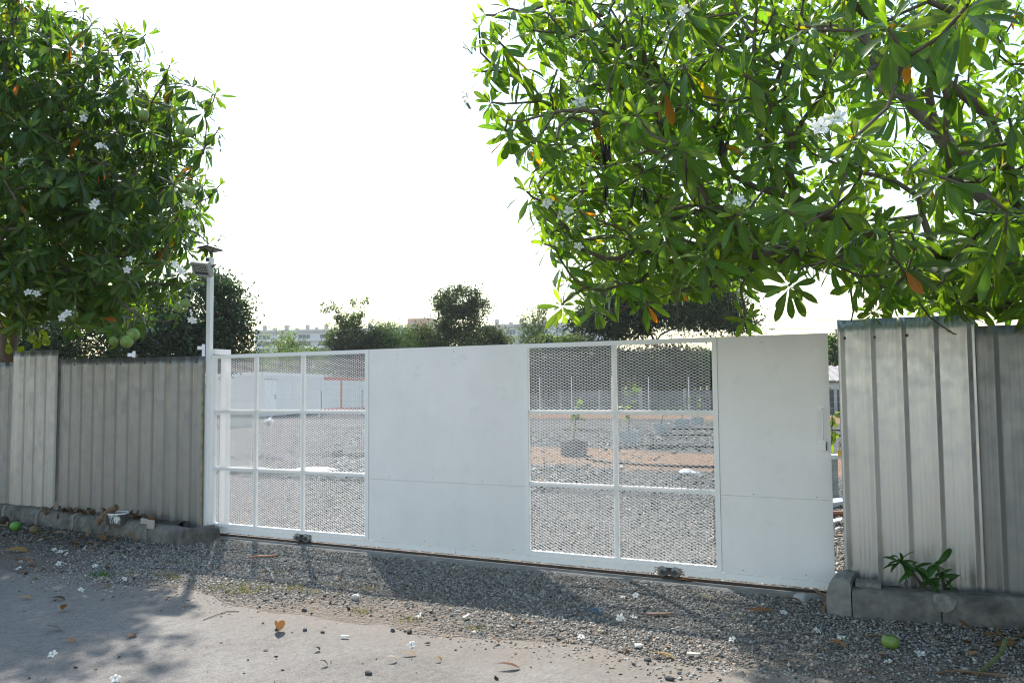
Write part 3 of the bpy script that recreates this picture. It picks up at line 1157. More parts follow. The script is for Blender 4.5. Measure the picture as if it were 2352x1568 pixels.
def star(g, e, q, size, g_):
    a = unit(np.cross(q, (.25, .55, .8)))
    b = np.cross(q, a)
    ph = g_.uniform(0, 6.28)
    for k in range(5):
        th = ph+k*2*math.pi/5
        r = a*math.cos(th)+b*math.sin(th)
        s = -a*math.sin(th)+b*math.cos(th)
        g.col = (.93, .93, .91)
        g.add([e, e+r*size*.28-s*size*.17+q*.004, e+r*size*.40-s*size*.16+q*.008, e+r*size*.56+q*(.002+g_.normal(0, .006)), e+r*size*.40+s*size*.16+q*.008, e+r*size*.28+s*size*.17+q*.004],
              [(0, 1, 2, 3, 4, 5)])
    g.col = (.45, .38, .06)
    g.lathe(e+q*.003, [(.005, 0), (.002, .006)], 5, q)
    g.col = (.28, .36, .12)
    g.lathe(e-q*.016, [(.0015, 0), (.003, .017)], 4, q)


M_fruit = mat('green_fruit_skin', (.16, .24, .05), .5, 0, .3, 16, .1, 60, dirt=(.22, .16, .07), dscale=14, dlo=.6, dhi=.75)
M_redfr = mat('red_fruit_skin', (.6, .10, .03), .5, 0, .2, 16)


def fruit(par, p, r, m=M_fruit, stalk=.10, seed=0):
    g = MB()
    g.blob(p, (r, r, r*1.08), seed, .03, 16, 11)
    o = g.build('fruit', m, par, True)
    g = MB()
    g.tube([np.array(p)+(0, 0, r*.95), np.array(p)+(.01, .01, r+stalk*.5), np.array(p)+(.0, .015, r+stalk)], .004, 5)
    g.build('stalk', M_bark, o)


def poisson(cand, r, fixed=None, seed=0):
    keep = [] if fixed is None else list(fixed)
    out = []
    A = np.array(keep) if keep else np.empty((0, 3))
    for c in cand:
        if len(A) == 0 or np.min(np.sum((A-c)**2, 1)) > r*r:
            A = np.vstack([A, c])
            out.append(c)
    return np.array(out)


def visible(p):
    d = p-CAM
    z = d@FW
    return PW/2+F*(d@RT)/np.maximum(z, .05), PH/2-F*(d@UP)/np.maximum(z, .05), z


# ---- right tree: overhangs the gate from behind the right fence
g_ = np.random.default_rng(21)
C0 = np.array([7.75, .7, 4.15])
key = [(1171, 20, 6.1), (1128, 235, 6.2), (1334, 72, 5.6), (1461, 262, 4.7), (1570, 20, 4.6), (1290, 700, 5.9), (1368, 706, 6.3), (1480, 690, 6.4), (1632, 652, 6.6), (1712, 728, 6.2), (1805, 482, 4.4),
       (1921, 474, 4.6), (2042, 536, 4.2), (1812, 655, 5.2), (2003, 720, 6.4), (1962, 318, 3.5), (2222, 12, 3.1), (1180, 300, 6.0), (1240, 110, 6.3), (1235, 425, 5.9), (1265, 540, 6.0), (1290, 600, 5.8),
       (1380, 590, 6.1), (2040, 65, 3.5), (1850, 60, 4.3), (1710, 340, 4.9), (1600, 470, 5.4), (1500, 560, 5.9), (1900, 600, 5.6), (2150, 640, 6.3), (2260, 690, 6.6), (2330, 640, 6.2), (2180, 400, 4.8),
       (2300, 330, 4.4), (1100, 60, 6.4), (1130, 140, 6.6), (1310, 330, 6.2), (1400, 430, 6.2), (1420, 130, 5.4), (1700, 130, 5.0), (2080, 230, 4.0), (1560, 640, 6.3), (1220, 215, 6.3), (1260, 30, 6.1), (1115, 35, 6.2), (1145, 95, 5.9), (1190, 150, 6.2), (1225, 70, 5.8), (1165, 275, 5.8), (1215, 310, 6.1), (1105, 165, 6.2), (1280, 160, 6.0), (1200, 25, 6.4),
       (1210, 440, 5.8), (1235, 490, 6.1), (1250, 560, 5.8), (1300, 645, 6.1), (1345, 660, 5.8), (1410, 645, 6.1), (1280, 380, 5.9), (1330, 440, 6.2), (1300, 520, 6.0), (1460, 650, 6.0), (1560, 600, 5.7), (1690, 590, 6.0)]
FACING = {(1290, 700, 5.9), (1368, 706, 6.3), (1632, 652, 6.6), (1712, 728, 6.2), (1805, 482, 4.4), (1921, 474, 4.6), (1812, 655, 5.2), (1962, 318, 3.5), (1461, 262, 4.7), (1128, 235, 6.2)}
ktips = np.array([P(*q) for q in key])
cand = []
rad = np.array([3.75, 3.75, 2.35])
for _ in range(60000):
    d = unit(g_.normal(size=3))
    e = g_.uniform(.30, 1)**.40
    lump = 1+.10*math.sin(d[0]*5+1)*math.sin(d[1]*4.2)+.07*math.sin(d[2]*7+d[0]*3)
    p = C0+d*rad*e*lump
    if p[2] < 2.26 or (p[1] > 1.8 and g_.uniform() < .55):
        continue
    u, v_, z = visible(p)
    if z < 2.4 or u < 1085 or v_ < -1400:
        continue
    if u > 2450 and g_.uniform() < .6:
        continue
    if z < 5.0 and g_.uniform() < .35:
        continue
    if v_ < -60 and g_.uniform() < .85:
        continue
    # crown outline: its lower-left flank slants in, and a window of sky is open above the gate's end
    lim = np.interp(u, [1080, 1150, 1210, 1240, 1290, 1400, 1600, 1740, 1760, 1900, 1950, 1990, 2700], [320, 370, 500, 610, 710, 715, 680, 665, 620, 605, 680, 720, 735])
    if v_ > lim-18:
        continue
    if v_ > 330 and u < np.interp(v_, [330, 430, 540, 640], [1180, 1225, 1240, 1270]):
        continue
    cand.append(p)
cand = np.array(cand)
g_.shuffle(cand)
tips = np.vstack([ktips, poisson(cand, .225, ktips)[:1150]])
print('right tips', len(tips))
TR = np.array([8.55, 1.55, 0])
trunk_r = [TR, TR+(-.02, .0, .6), TR+(.03, -.04, 1.2), TR+(-.08, -.1, 1.8), TR+(-.16, -.22, 2.35), TR+(-.3, -.4, 2.9)]
A, paths, cnt, endd = grow(trunk_r, tips, .10, .38, .28, .17, 5, 3)
tree_r = thing('flowering_tree', 'bright backlit tree leaning over the right fence with dark bare branches and long leaves', 'tree', TR)
branch_mesh(A, paths[:1], cnt, .0062, .44, .15).build('trunk', M_bark, tree_r, True)
branch_mesh(A, paths[1:], cnt, .0085, .46, .12).build('branches', M_bark, tree_r, True)
axes = unit(endd*.5+np.array([0, 0, .55])+unit(tips-C0)*.45+g_.normal(0, .18, tips.shape))
for i, kk in enumerate(key):
    if kk in FACING:
        axes[i] = unit(unit(CAM-tips[i])*.75+np.array([0, 0, .35])+g_.normal(0, .12, 3))
v, f, fc, uv = rosette_leaves(tips, axes, 16, .225, .056, ((.064, .130, .024), (.13, .21, .03)), 31, .008, (30, 155))
quads('crown', v, f, M_leaf, tree_r, fc, uv, True)
for i, (px, py, dp, no, nb) in enumerate([(1945, 272, 3.45, 1, 0), (1905, 300, 3.5, 2, 12), (1085, 110, 6.1, 2, 6), (1082, 235, 6.1, 2, 12), (1345, 245, 5.6, 3, 8), (1735, 350, 4.9, 2, 4), (1262, 470, 5.8, 2, 12),
                                          (1325, 487, 5.8, 2, 5), (1318, 575, 5.8, 2, 4), (1285, 570, 5.8, 1, 4), (1705, 480, 4.5, 1, 9), (1590, 40, 4.6, 1, 2), (1470, 330, 4.8, 0, 3)]):
    pp = P(px, py, dp)
    flower_cluster(tree_r, pp-np.array([0, 0, .05]), (unit(pp-C0)*.5+np.array([0, 0, .6])), .078, no, nb, 100+i)
fruit(tree_r, P(1175, 341, 6.0), .042, M_fruit, .22, 3)
g = MB()
g.tube([P(2095, 670, 6.1), P(2107, 690, 6.1), P(2135, 728, 6.1), P(2167, 751, 6.1), P(2190, 766, 6.1), P(2209, 769, 6.1)], [.009, .008, .007, .006, .005, .004], 6)
g.build('hanging_twig', M_bark, tree_r)
g = MB()
g.tube([P(1952, 650, 6.3), P(1957, 690, 6.3), P(1960, 715, 6.3), P(1955, 738, 6.3)], [.008, .008, .007, .005], 6)
g.build('hanging_twig', M_bark, tree_r)
g = MB()
g.tube([P(1545, 560, 5.8), P(1556, 720, 5.8), P(1548, 742, 5.8)], [.007, .004, .003], 5)
g.build('hanging_twig', M_bark, tree_r)
# bunches of withered black leaves
for i, (px, py, dp) in enumerate([(1388, 345, 4.9), (1392, 440, 5.2), (1470, 445, 5.2), (1660, 330, 5.0)]):
    p = P(px, py, dp)
    k = 9 if i == 0 else 5
    gg = np.random.default_rng(70+i)
    v, f, fc, uv = leaves_mesh(np.tile(p+(0, 0, .06), (k, 1))+gg.normal(0, .02, (k, 3)), unit(np.array([0, 0, -1.])+gg.normal(0, .16, (k, 3))), unit(gg.normal(size=(k, 3))), gg.uniform(.09, .15, k), .026, .3, np.full((k, 3), .02)*np.array([1.2, 1, .9]), .6)
    o = quads('withered_leaf_bunch', v, f, M_dry, tree_r, fc, uv)

# ---- left tree, in front of and over the left fence
g_ = np.random.default_rng(22)
C1 = np.array([-3.05, -.55, 4.25])
key = [(95, 20, 9.4), (250, 100, 9.6), (335, 80, 9.8), (390, 150, 9.7), (445, 200, 9.6), (495, 215, 9.5), (500, 300, 9.5), (470, 250, 9.3), (505, 425, 9.5), (480, 560, 9.7), (440, 645, 9.6), (415, 715, 9.4),
       (340, 745, 9.2), (290, 762, 9.1), (170, 745, 9.0), (60, 735, 9.0), (235, 610, 8.8), (300, 640, 9.0), (215, 480, 8.7), (90, 560, 8.7), (240, 370, 8.8), (410, 500, 9.2), (60, 200, 8.9), (190, 130, 9.3),
       (160, 95, 9.5), (470, 340, 9.4), (380, 600, 9.2), (120, 660, 8.9), (400, 420, 9.0), (350, 300, 9.0), (440, 470, 9.3), (15, 755, 10), (30, 70, 9.2), (100, 270, 8.8)]
ktips = np.array([P(*q) for q in key])
cand = []
rad = np.array([2.75, 2.75, 2.55])
for _ in range(50000):
    d = unit(g_.normal(size=3))
    e = g_.uniform(.2, 1)**.5
    lump = 1+.10*math.sin(d[0]*6+1)*math.sin(d[1]*5)+.08*math.sin(d[2]*7+d[0]*4)
    p = C1+d*rad*e*lump
    u, v_, z = visible(p)
    if v_ > np.interp(u, [-300, 0, 60, 180, 300, 400, 440, 480], [740, 745, 730, 745, 775, 720, 650, 560])-25 or u < -420:
        continue
    if u > np.interp(v_, [-100, 0, 60, 120, 200, 300, 430, 520, 600, 700], [90, 110, 300, 370, 470, 495, 490, 470, 440, 410])-12:
        continue
    if (p[1] > -.1 and g_.uniform() < .35) or (u < -60 and g_.uniform() < .5):
        continue
    cand.append(p)
cand = np.array(cand)
g_.shuffle(cand)
tips = np.vstack([ktips, poisson(cand, .175, ktips)[:1450]])
print('left tips', len(tips))
TL = np.array([-4.75, .55, 0])
trunk_l = [TL, TL+(.05, -.02, .7), TL+(.15, -.1, 1.4), TL+(.3, -.2, 2.1), TL+(.55, -.36, 2.7)]
A, paths, cnt, endd = grow(trunk_l, tips, .09, .4, .22, .17, 6, 2)
tree_l = thing('flowering_tree', 'dense dark green tree with hanging green fruit over the left fence', 'tree', TL)
branch_mesh(A, paths[:1], cnt, .0062, .44, .13).build('trunk', M_bark, tree_l, True)
branch_mesh(A, paths[1:], cnt, .0075, .44, .09).build('branches', M_bark, tree_l, True)
axes = unit(endd*.4+np.array([0, 0, .65])+unit(tips-C1)*.45+g_.normal(0, .18, tips.shape))
v, f, fc, uv = rosette_leaves(tips, axes, 17, .225, .064, ((.040, .088, .025), (.10, .16, .03)), 32, .011, (30, 160))
quads('crown', v, f, M_leaf, tree_l, fc, uv, True)
for i, (px, py, dp, no, nb) in enumerate([(100, 135, 9.1, 2, 10), (290, 205, 9.4, 2, 4), (185, 270, 9.0, 2, 8), (230, 340, 8.8, 3, 6), (60, 370, 8.7, 3, 6), (420, 470, 9.1, 3, 6), (215, 470, 8.6, 2, 9),
                                          (440, 515, 9.2, 3, 5), (300, 610, 8.8, 2, 10), (410, 610, 9.0, 3, 3), (75, 680, 8.6, 2, 8), (160, 722, 8.6, 3, 8), (415, 710, 9.2, 3, 5), (440, 735, 9.3, 2, 8),
                                          (350, 70, 9.9, 0, 12), (190, 55, 9.6, 0, 9), (485, 215, 9.5, 0, 11), (505, 340, 9.5, 0, 9), (500, 545, 9.6, 1, 9), (370, 115, 9.8, 0, 6)]):
    pp = P(px, py, dp)
    flower_cluster(tree_l, pp-np.array([0, 0, .05]), (unit(pp-C1)*.5+np.array([0, 0, .6])), .085, no, nb, 200+i)
for i, (px, py, dp, r) in enumerate([(330, 264, 9.0, .058), (415, 298, 9.1, .055), (433, 305, 9.1, .052), (420, 432, 9.1, .055), (438, 440, 9.05, .055), (425, 697, 9.1, .052), (407, 706, 9.15, .048), (291, 784, 8.8, .068), (306, 768, 8.85, .066),
                                     (260, 783, 8.9, .045), (458, 493, 9.2, .026), (448, 494, 9.2, .02), (95, 418, 8.7, .034), (108, 418, 8.7, .034)]):
    fruit(tree_l, P(px, py, dp), r, M_fruit, .14, 10+i)
fruit(tree_l, P(102, 425, 8.65), .03, M_redfr, .12, 40)
# thin climbing shoot with pale leaves at the fence top
g = MB()
vp = [P(-40, 790, 11.2), P(20, 770, 11.1), P(60, 765, 11.0), P(90, 790, 11.0)]
g.tube(vp, .005, 5)
vine = thing('vine', 'pale yellow green vine climbing the fence top below the left tree', 'vine', vp[0])
g.build('stem', M_bark, vine)
gg = np.random.default_rng(9)
k = 26
bp = np.array([P(u, w, 11) for u, w in zip(gg.uniform(-20, 105, k), gg.uniform(748, 800, k))])
v, f, fc, uv = leaves_mesh(bp, unit(gg.normal(0, .6, (k, 3))+np.array([0, 0, -.5])), unit(gg.normal(size=(k, 3))), .11, .09, .3, np.tile((.14, .20, .03), (k, 1))*gg.uniform(.8, 1.2, (k, 1)), .2, [.1, .6, .95, 1, .85, .5, .03])
quads('foliage', v, f, M_leaf, vine, fc, uv)


# ================================================================== BACKGROUND VEGETATION
def bg_tree(name, label, cat, base, blobs, n_clump, per, leaf, col, seed, world=None, trunk_r=.15, trunk_top=.35, r0=.018, group=None, spread=.33, up=0., aspect=.5, lean=(0, 0), shell=.55, sprig=0):
    """tree or bush: leaf clumps through ellipsoids (px, py, rx, ry, depth), trunk and limbs leading to them"""
    g_ = np.random.default_rng(seed)
    cl, sz = [], []
    per = int(per*1.45)
    n_clump = int(n_clump*1.35)
    tot = max(1, sum(b[2]*b[3] for b in blobs))
    for (px, py, rx, ry, dp) in blobs:
        k = max(3, int(n_clump*rx*ry/tot))
        c = P(px, py, dp)
        r = np.array([rx*dp/F, rx*dp/F, ry*dp/F])
        d = unit(g_.normal(size=(k, 3)))
        e = g_.uniform(0, 1, (k, 1))**(1/3)*(1-shell)+shell*g_.uniform(.75, 1.08, (k, 1))
        d = d*e
        # keep axes: x along the view's right, y away
        cl.append(c+d[:, :1]*r[0]*RT0+d[:, 1:2]*r[1]*unit(np.array([FW[0], FW[1], 0]))*.8+d[:, 2:]*np.array([0, 0, r[2]]))
    for (x, y, z, rx, ry, rz, k) in world or ():
        d = unit(g_.normal(size=(k, 3)))*g_.uniform(.5, 1, (k, 1))
        cl.append(np.array([x, y, z])+d*np.array([rx, ry, rz]))
    cl = np.vstack(cl)
    cl[:, 2] = np.maximum(cl[:, 2], .15)
    base = np.array(base, float)
    root = thing(name, label, cat, base, group)
    if trunk_r:
        top = cl.mean(0)
        top[2] = base[2]+(cl[:, 2].max()-base[2])*trunk_top
        tr = [base+(top-base)*t_+np.array([lean[0], lean[1], 0])*math.sin(t_*3) for t_ in (0, .33, .66, 1)]
        tp = cl[g_.permutation(len(cl))[:min(70, len(cl))]]
        A, paths, cnt, _ = grow(tr, tp, .15, .3, .15, max(.4, leaf*3), seed)
        branch_mesh(A, paths[:1], cnt, r0, .45, trunk_r).build('trunk', M_bark, root, True)
        branch_mesh(A, paths[1:], cnt, r0, .45, trunk_r*.6).build('branches', M_bark, root, True)
    m = len(cl)*per
    ctr = np.repeat(cl, per, axis=0)
    scale = np.repeat(g_.uniform(.4, 1.7, len(cl))*np.where(g_.uniform(size=len(cl)) < .12, 1.6, 1), per)[:, None]
    p = ctr+unit(g_.normal(size=(m, 3)))*g_.uniform(0, 1, (m, 1))**.45*spread*1.75*scale*np.array([1, 1, .75])
    p[:, 2] = np.maximum(p[:, 2], .05)
    d = unit(g_.normal(size=(m, 3))+np.array([0, 0, up]))
    nn = unit(g_.normal(size=(m, 3))+np.array([0, 0, .7]))
    s = unit(np.cross(d, nn))
    l_ = (leaf*np.exp(g_.normal(0, .25, m)))[:, None]
    V = np.stack([p, p+d*l_*.5+s*l_*aspect*.5, p+d*l_, p+d*l_*.5-s*l_*aspect*.5], 1)
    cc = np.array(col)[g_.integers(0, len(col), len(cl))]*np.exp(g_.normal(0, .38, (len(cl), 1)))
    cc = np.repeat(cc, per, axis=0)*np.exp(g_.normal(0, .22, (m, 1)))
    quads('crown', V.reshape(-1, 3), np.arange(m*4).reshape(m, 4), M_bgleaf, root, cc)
    return root


def gb(px, dp, z=0):
    q = P(px, 900, dp)
    q[2] = z
    return q


DK = [(.020, .040, .018), (.028, .055, .022), (.035, .06, .028)]
MG = [(.045, .085, .025), (.06, .11, .03), (.035, .07, .025)]
YG = [(.10, .16, .04), (.14, .20, .05), (.08, .13, .04)]
OL = [(.07, .09, .03), (.10, .11, .04), (.05, .075, .03)]
bg_tree('broadleaf_tree', 'large dark tree behind the white pole', 'tree', gb(480, 44), [(470, 720, 95, 95, 44), (420, 790, 120, 70, 44), (515, 770, 60, 80, 44), (500, 670, 45, 45, 44)], 420, 30, .20, DK, 1, None, .3, spread=.42)
bg_tree('broadleaf_tree', 'broad dark tree mass low behind the left fence under the fruit tree', 'tree', gb(260, 42), [(250, 770, 190, 90, 42), (330, 740, 90, 80, 42)], 330, 30, .22, DK, 2, None, .3, spread=.5)
bg_tree('broadleaf_tree', 'dark tree glimpsed at the left edge above the fence', 'tree', gb(20, 38), [(10, 790, 130, 90, 38)], 200, 28, .22, DK, 3, None, .3, spread=.5)
bg_tree('young_tree', 'thin pale young tree in front of the white apartment block', 'tree', gb(632, 74), [(645, 775, 30, 22, 74), (612, 782, 18, 12, 74), (690, 790, 10, 12, 74), (630, 800, 34, 14, 74)], 20, 13, .22, YG, 4, None, .07, .6, spread=.35)
bg_tree('young_tree', 'spindly pale sapling next to the thin young tree before the apartments', 'tree', gb(672, 73), [(668, 800, 18, 26, 73), (676, 775, 12, 10, 73)], 15, 14, .22, YG, 44, None, .05, .6, spread=.35)
bg_tree('bush', 'yellow green bushes seen through the mesh above the white cabin', 'bush', gb(690, 78), [(640, 838, 55, 20, 78), (720, 836, 60, 20, 78), (690, 815, 60, 12, 78)], 150, 24, .24, YG, 5, None, .06, spread=.5)
bg_tree('sapling_clump', 'leggy bush with bare arching shoots above the gate', 'bush', gb(790, 72), [(792, 778, 42, 32, 72), (800, 738, 30, 20, 72), (745, 708, 8, 9, 72), (842, 692, 6, 9, 72), (822, 727, 14, 8, 72), (815, 696, 7, 6, 72), (770, 705, 5, 6, 72)], 95, 22, .24, [(.085, .115, .035), (.06, .09, .03)], 6, None, .10, .4, spread=.35)
bg_tree('bush', 'dark bush below the arching shoots, its top just over the gate', 'bush', gb(815, 70), [(812, 800, 48, 45, 70), (860, 815, 40, 60, 70)], 190, 26, .22, [(.03, .045, .022), (.022, .035, .018)], 7, None, .12, spread=.45)
bg_tree('bamboo_clump', 'feathery green bamboo clump over the middle of the gate', 'bamboo', gb(905, 71), [(900, 778, 55, 30, 71), (915, 815, 60, 40, 71), (870, 752, 20, 10, 71)], 210, 26, .26, [(.055, .11, .025), (.075, .13, .035)], 8, None, .05, .5, aspect=.22, spread=.45)
bg_tree('bush', 'olive bush below the orange roof room', 'bush', gb(970, 73), [(975, 775, 40, 28, 73), (985, 810, 50, 40, 73)], 170, 25, .22, OL, 9, None, .1, spread=.42)
bg_tree('broadleaf_tree', 'tallest distant tree, upright with hanging foliage above the gate', 'tree', gb(1052, 75), [(1060, 690, 44, 34, 75), (1020, 700, 22, 26, 75), (1098, 705, 24, 22, 75), (1055, 745, 48, 36, 75), (1050, 790, 42, 30, 75), (1018, 750, 16, 20, 75)], 300, 28, .25, [(.035, .055, .022), (.05, .075, .025), (.065, .08, .03)], 10, None, .2, .5, aspect=.4, spread=.42)
bg_tree('bush', 'ragged olive bush beside the tall distant tree', 'bush', gb(1125, 72), [(1125, 775, 36, 26, 72), (1100, 800, 50, 25, 72), (1155, 790, 16, 18, 72)], 150, 24, .22, OL, 11, None, .1, spread=.4)
bg_tree('bamboo_clump', 'thin light bamboo at the edge of the overhanging leaves', 'bamboo', gb(1230, 66), [(1225, 745, 30, 25, 66), (1235, 715, 20, 10, 66), (1215, 780, 24, 22, 66)], 75, 20, .26, [(.07, .12, .03), (.09, .13, .04)], 12, None, .05, .5, aspect=.2, spread=.4)
bg_tree('hedge', 'low yellowish hedge top showing above the second mesh bay', 'hedge', gb(1290, 63), [(1290, 790, 65, 16, 63), (1260, 800, 50, 16, 63)], 120, 25, .2, YG+OL, 13, None, .05, spread=.35)
# added bush, unseen past the right edge, put there to darken the fence ribs
bg_tree('bush', 'added dense dark bush by the right fence, out of view, darkening its ribs', 'bush', (11.2, -.9, 0), [], 0, 16, .22, [(.016, .032, .012), (.024, .042, .014)], 45, [(11.4, -1.3, 2.3, 1.7, 2.3, 2.2, 620)], .08, .5, .0075, aspect=.34, spread=.22)
# the big umbrella-shaped tree
bg_tree('rain_tree', 'wide umbrella shaped tree with pinkish limbs behind the second mesh bay', 'tree', gb(1500, 66),
        [(1520, 672, 170, 38, 66), (1400, 715, 75, 34, 66), (1620, 700, 95, 38, 66), (1450, 690, 90, 36, 66), (1560, 730, 130, 28, 66), (1340, 745, 38, 24, 66), (1690, 740, 45, 24, 66), (1440, 760, 60, 20, 66)],
        820, 30, .25, [(.022, .040, .018), (.03, .052, .022), (.05, .075, .03)], 14, None, .36, .22, .022, spread=.55, shell=.3)
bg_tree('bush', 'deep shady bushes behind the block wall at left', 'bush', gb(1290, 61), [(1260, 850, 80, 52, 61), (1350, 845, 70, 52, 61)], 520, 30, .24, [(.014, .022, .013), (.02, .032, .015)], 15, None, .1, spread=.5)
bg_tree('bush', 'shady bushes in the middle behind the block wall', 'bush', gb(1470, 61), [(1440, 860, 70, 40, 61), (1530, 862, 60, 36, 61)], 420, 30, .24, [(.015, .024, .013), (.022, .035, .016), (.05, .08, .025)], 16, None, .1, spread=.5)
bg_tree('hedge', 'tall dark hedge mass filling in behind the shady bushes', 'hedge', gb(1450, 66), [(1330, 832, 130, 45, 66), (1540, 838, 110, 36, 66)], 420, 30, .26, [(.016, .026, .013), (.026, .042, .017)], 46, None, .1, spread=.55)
bg_tree('bush', 'lighter green bushes at the right end of the block wall', 'bush', gb(1610, 62), [(1605, 850, 60, 42, 62), (1660, 860, 60, 40, 62)], 200, 25, .22, MG+YG[2:], 17, None, .1, spread=.45)
bg_tree('bush', 'small green tree over the tiled roof in the gap', 'tree', gb(1915, 62), [(1915, 825, 40, 32, 62), (1900, 792, 26, 20, 62), (1960, 810, 40, 40, 62)], 150, 24, .22, MG, 18, None, .1, spread=.4)
bg_tree('bush', 'dark hedge behind the red trimmed cabin', 'bush', gb(815, 74), [(800, 838, 45, 30, 74), (870, 840, 60, 32, 74)], 160, 26, .22, DK, 19, None, .1, spread=.45)
bg_tree('bush', 'dark scrub behind the white cabin at the left end of the gate', 'bush', gb(540, 62), [(530, 838, 70, 26, 62)], 120, 26, .22, DK, 20, None, .1, spread=.45)


# ================================================================== APARTMENTS
M_apt = mat('pale_render', (.66, .66, .66), .8, 0, .04, .3)
M_win = mat('window_glass', (.13, .16, .18), .2, 0, .3, .5)
M_frame = mat('grey_frame', (.55, .56, .57), .6)


def apartments(label, px0, px1, ytop, dp0, dp1, rows, cols, seed, extras=None):
    g_ = np.random.default_rng(seed)
    a, b = gb(px0, dp0), gb(px1, dp1)
    H = P(px0, ytop, dp0)[2]
    ax = unit(b-a)
    ay = np.array([-ax[1], ax[0], 0])
    if ay@FW < 0:
        ay = -ay
    Ln = np.linalg.norm(b-a)
    root = thing('apartment_block', label, 'building', (a+b)/2)
    fr = (a, ax, ay, np.array([0, 0, 1.0]))
    g = MB()
    g.box(0, Ln, 0, 12, 0, H, fr)
    g.build('wall', M_apt, root)
    g = MB()
    g.box(-.6, Ln+.6, -.9, 12.5, H, H+.9, fr)
    g.build('roof', mat('roof_slab', (.60, .58, .55), .8, 0, .08), root)
    st = 2.65
    for r in range(rows):
        z = H-.45-(r+1)*st
        g = MB()
        g.box(0, Ln, -1.1, -.02, z-.35, z+.55, fr)
        g.build('balcony', M_apt, root)
        for c_ in range(cols):
            x = Ln*(c_+.5)/cols+g_.uniform(-.3, .3)
            w = Ln/cols*.29
            g = MB()
            g.box(x-w, x+w, -.12, -.03, z+.56, z+2.3, fr)
            o = g.build('window', M_frame, root)
            g = MB()
            for k in range(3):
                q = -w+2*w*k/3
                g.box(x+q+.08, x+q+2*w/3-.08, -.16, -.125, z+.66, z+2.1, fr)
            g.build('pane', M_win, o)
    for k in range(int(Ln/4)):
        x = 3+k*4+g_.uniform(-.6, .6)
        if x > Ln-1:
            break
        h = .9 if k % 2 else 2.0
        g = MB()
        g.box(x-.6, x+.6, 2, 3.4, H+.91, H+.9+h, fr)
        g.build('vent_stack', mat('vent_concrete', (.42, .40, .37), .9), root)
    if extras:
        g = MB()
        g.box(extras[0], extras[1], 3, 9, H+.91, H+extras[2], fr)
        g.build('roof_room', mat('orange_render', (.55, .36, .26), .9, 0, .1), root)
        g = MB()
        for k in range(3):
            x = extras[0]*.35+extras[1]*.65+k*1.0
            g.box(x-.15, x+.15, 5, 5.3, H+extras[2]+.01, H+extras[2]+2.6-.5*k, fr)
        g.build('antenna', M_frame, root)
    return root


apartments('long white apartment block with orange roof room beyond the pale young trees', 584, 1010, 764, 300, 290, 6, 9, 1, (57.5, 67, 4.4))
apartments('white apartment block right of the tall distant tree', 1120, 1308, 752, 270, 262, 6, 5, 2)
apartments('lower white apartment wing partly behind the wide umbrella tree', 1312, 1376, 764, 255, 250, 5, 2, 3)


# ================================================================== YARD CABINS
M_cab = mat('white_cabin_panel', (.66, .68, .70), .5, 0, .04, 1.5, dirt=(.5, .5, .48), dscale=2, dlo=.6, dhi=.9)
M_cabw = mat('white_cabin_trim', (.80, .81, .82), .5, 0, .03)
M_red = mat('red_trim', (.50, .03, .035), .5, 0, .1)
M_block = mat('grey_block', (.36, .35, .33), .9, 0, .2, 4, .4)
a, b = gb(602, 50), gb(741, 60)          # front face of the white cabin
e = gb(494, 54.5)                        # far end of its left face
for q in (a, b, e):
    q[2] = .32
cab = thing('site_cabin', 'white container cabin with a door seen through the left mesh bay', 'cabin', (a+b)/2)
ax = unit(b-a)
Ln = np.linalg.norm(b-a)
ay = np.array([-ax[1], ax[0], 0])
if ay@FW < 0:
    ay = -ay
ex = unit(e-a)
El = np.linalg.norm(e-a)
Hc = P(602, 854, 50)[2]-.32
up_ = np.array([0, 0, 1.0])
g = MB()
back = b+ex*El
vs_ = [a, b, back, e]
g.add([q for q in vs_]+[q+up_*(Hc-.13) for q in vs_], [(0, 1, 5, 4), (1, 2, 6, 5), (2, 3, 7, 6), (3, 0, 4, 7), (4, 5, 6, 7), (3, 2, 1, 0)])
g.build('wall', M_cab, cab)
n1 = -ay
fr = (a, ax, -ay, up_)
fre = (a, ex, unit(np.cross(up_, ex))*(1 if np.cross(up_, ex)@FW < 0 else -1), up_)
g = MB()
for f_, l_ in ((fr, Ln), (fre, El)):
    g.box(-.04, l_+.04, .005, .09, Hc-.20, Hc, f_)
    g.box(.0, l_, .005, .07, -.17, .02, f_)
    g.box(.0, .14, .005, .08, .021, Hc-.201, f_)
    g.box(l_-.14, l_, .005, .08, .021, Hc-.201, f_)
g.add([q+up_*(Hc-.1) for q in vs_]+[q+up_*(Hc+.01) for q in vs_], [(0, 1, 5, 4), (1, 2, 6, 5), (2, 3, 7, 6), (3, 0, 4, 7), (4, 5, 6, 7)])
g.build('frame', M_cabw, cab)
g = MB()
g.box(.35, 1.95, .006, .04, .05, 2.05, fr)
o = g.build('door', mat('door_panel', (.78, .80, .82), .5), cab)
g = MB()
g.box(1.72, 1.80, .041, .09, .85, 1.15, fr)
g.build('handle', M_dark, o)
g = MB()
g.box(.2, 2.2, .006, .05, 2.1, 2.14, fr)
g.build('door_rail', M_dark, cab)
g = MB()
for z in (.82,):
    g.box(.15, .34, .004, .008, z, z+.02, fr)
    g.box(1.96, Ln-.15, .004, .008, z, z+.02, fr)
    g.box(.15, El-.15, .004, .008, z, z+.02, fre)
g.box(4.6, 4.62, .004, .008, .1, Hc-.25, fr)
g.build('seam', mat('seam_grey', (.4, .41, .42), .6), cab)
for k, x in enumerate((.3, 3.2, 6.2, 9.2)):
    if x > Ln:
        break
    g = MB()
    g.box(x, x+.5, -.5, -.05, -.32, -.171, fr)
    g.build('footing', M_block, cab)
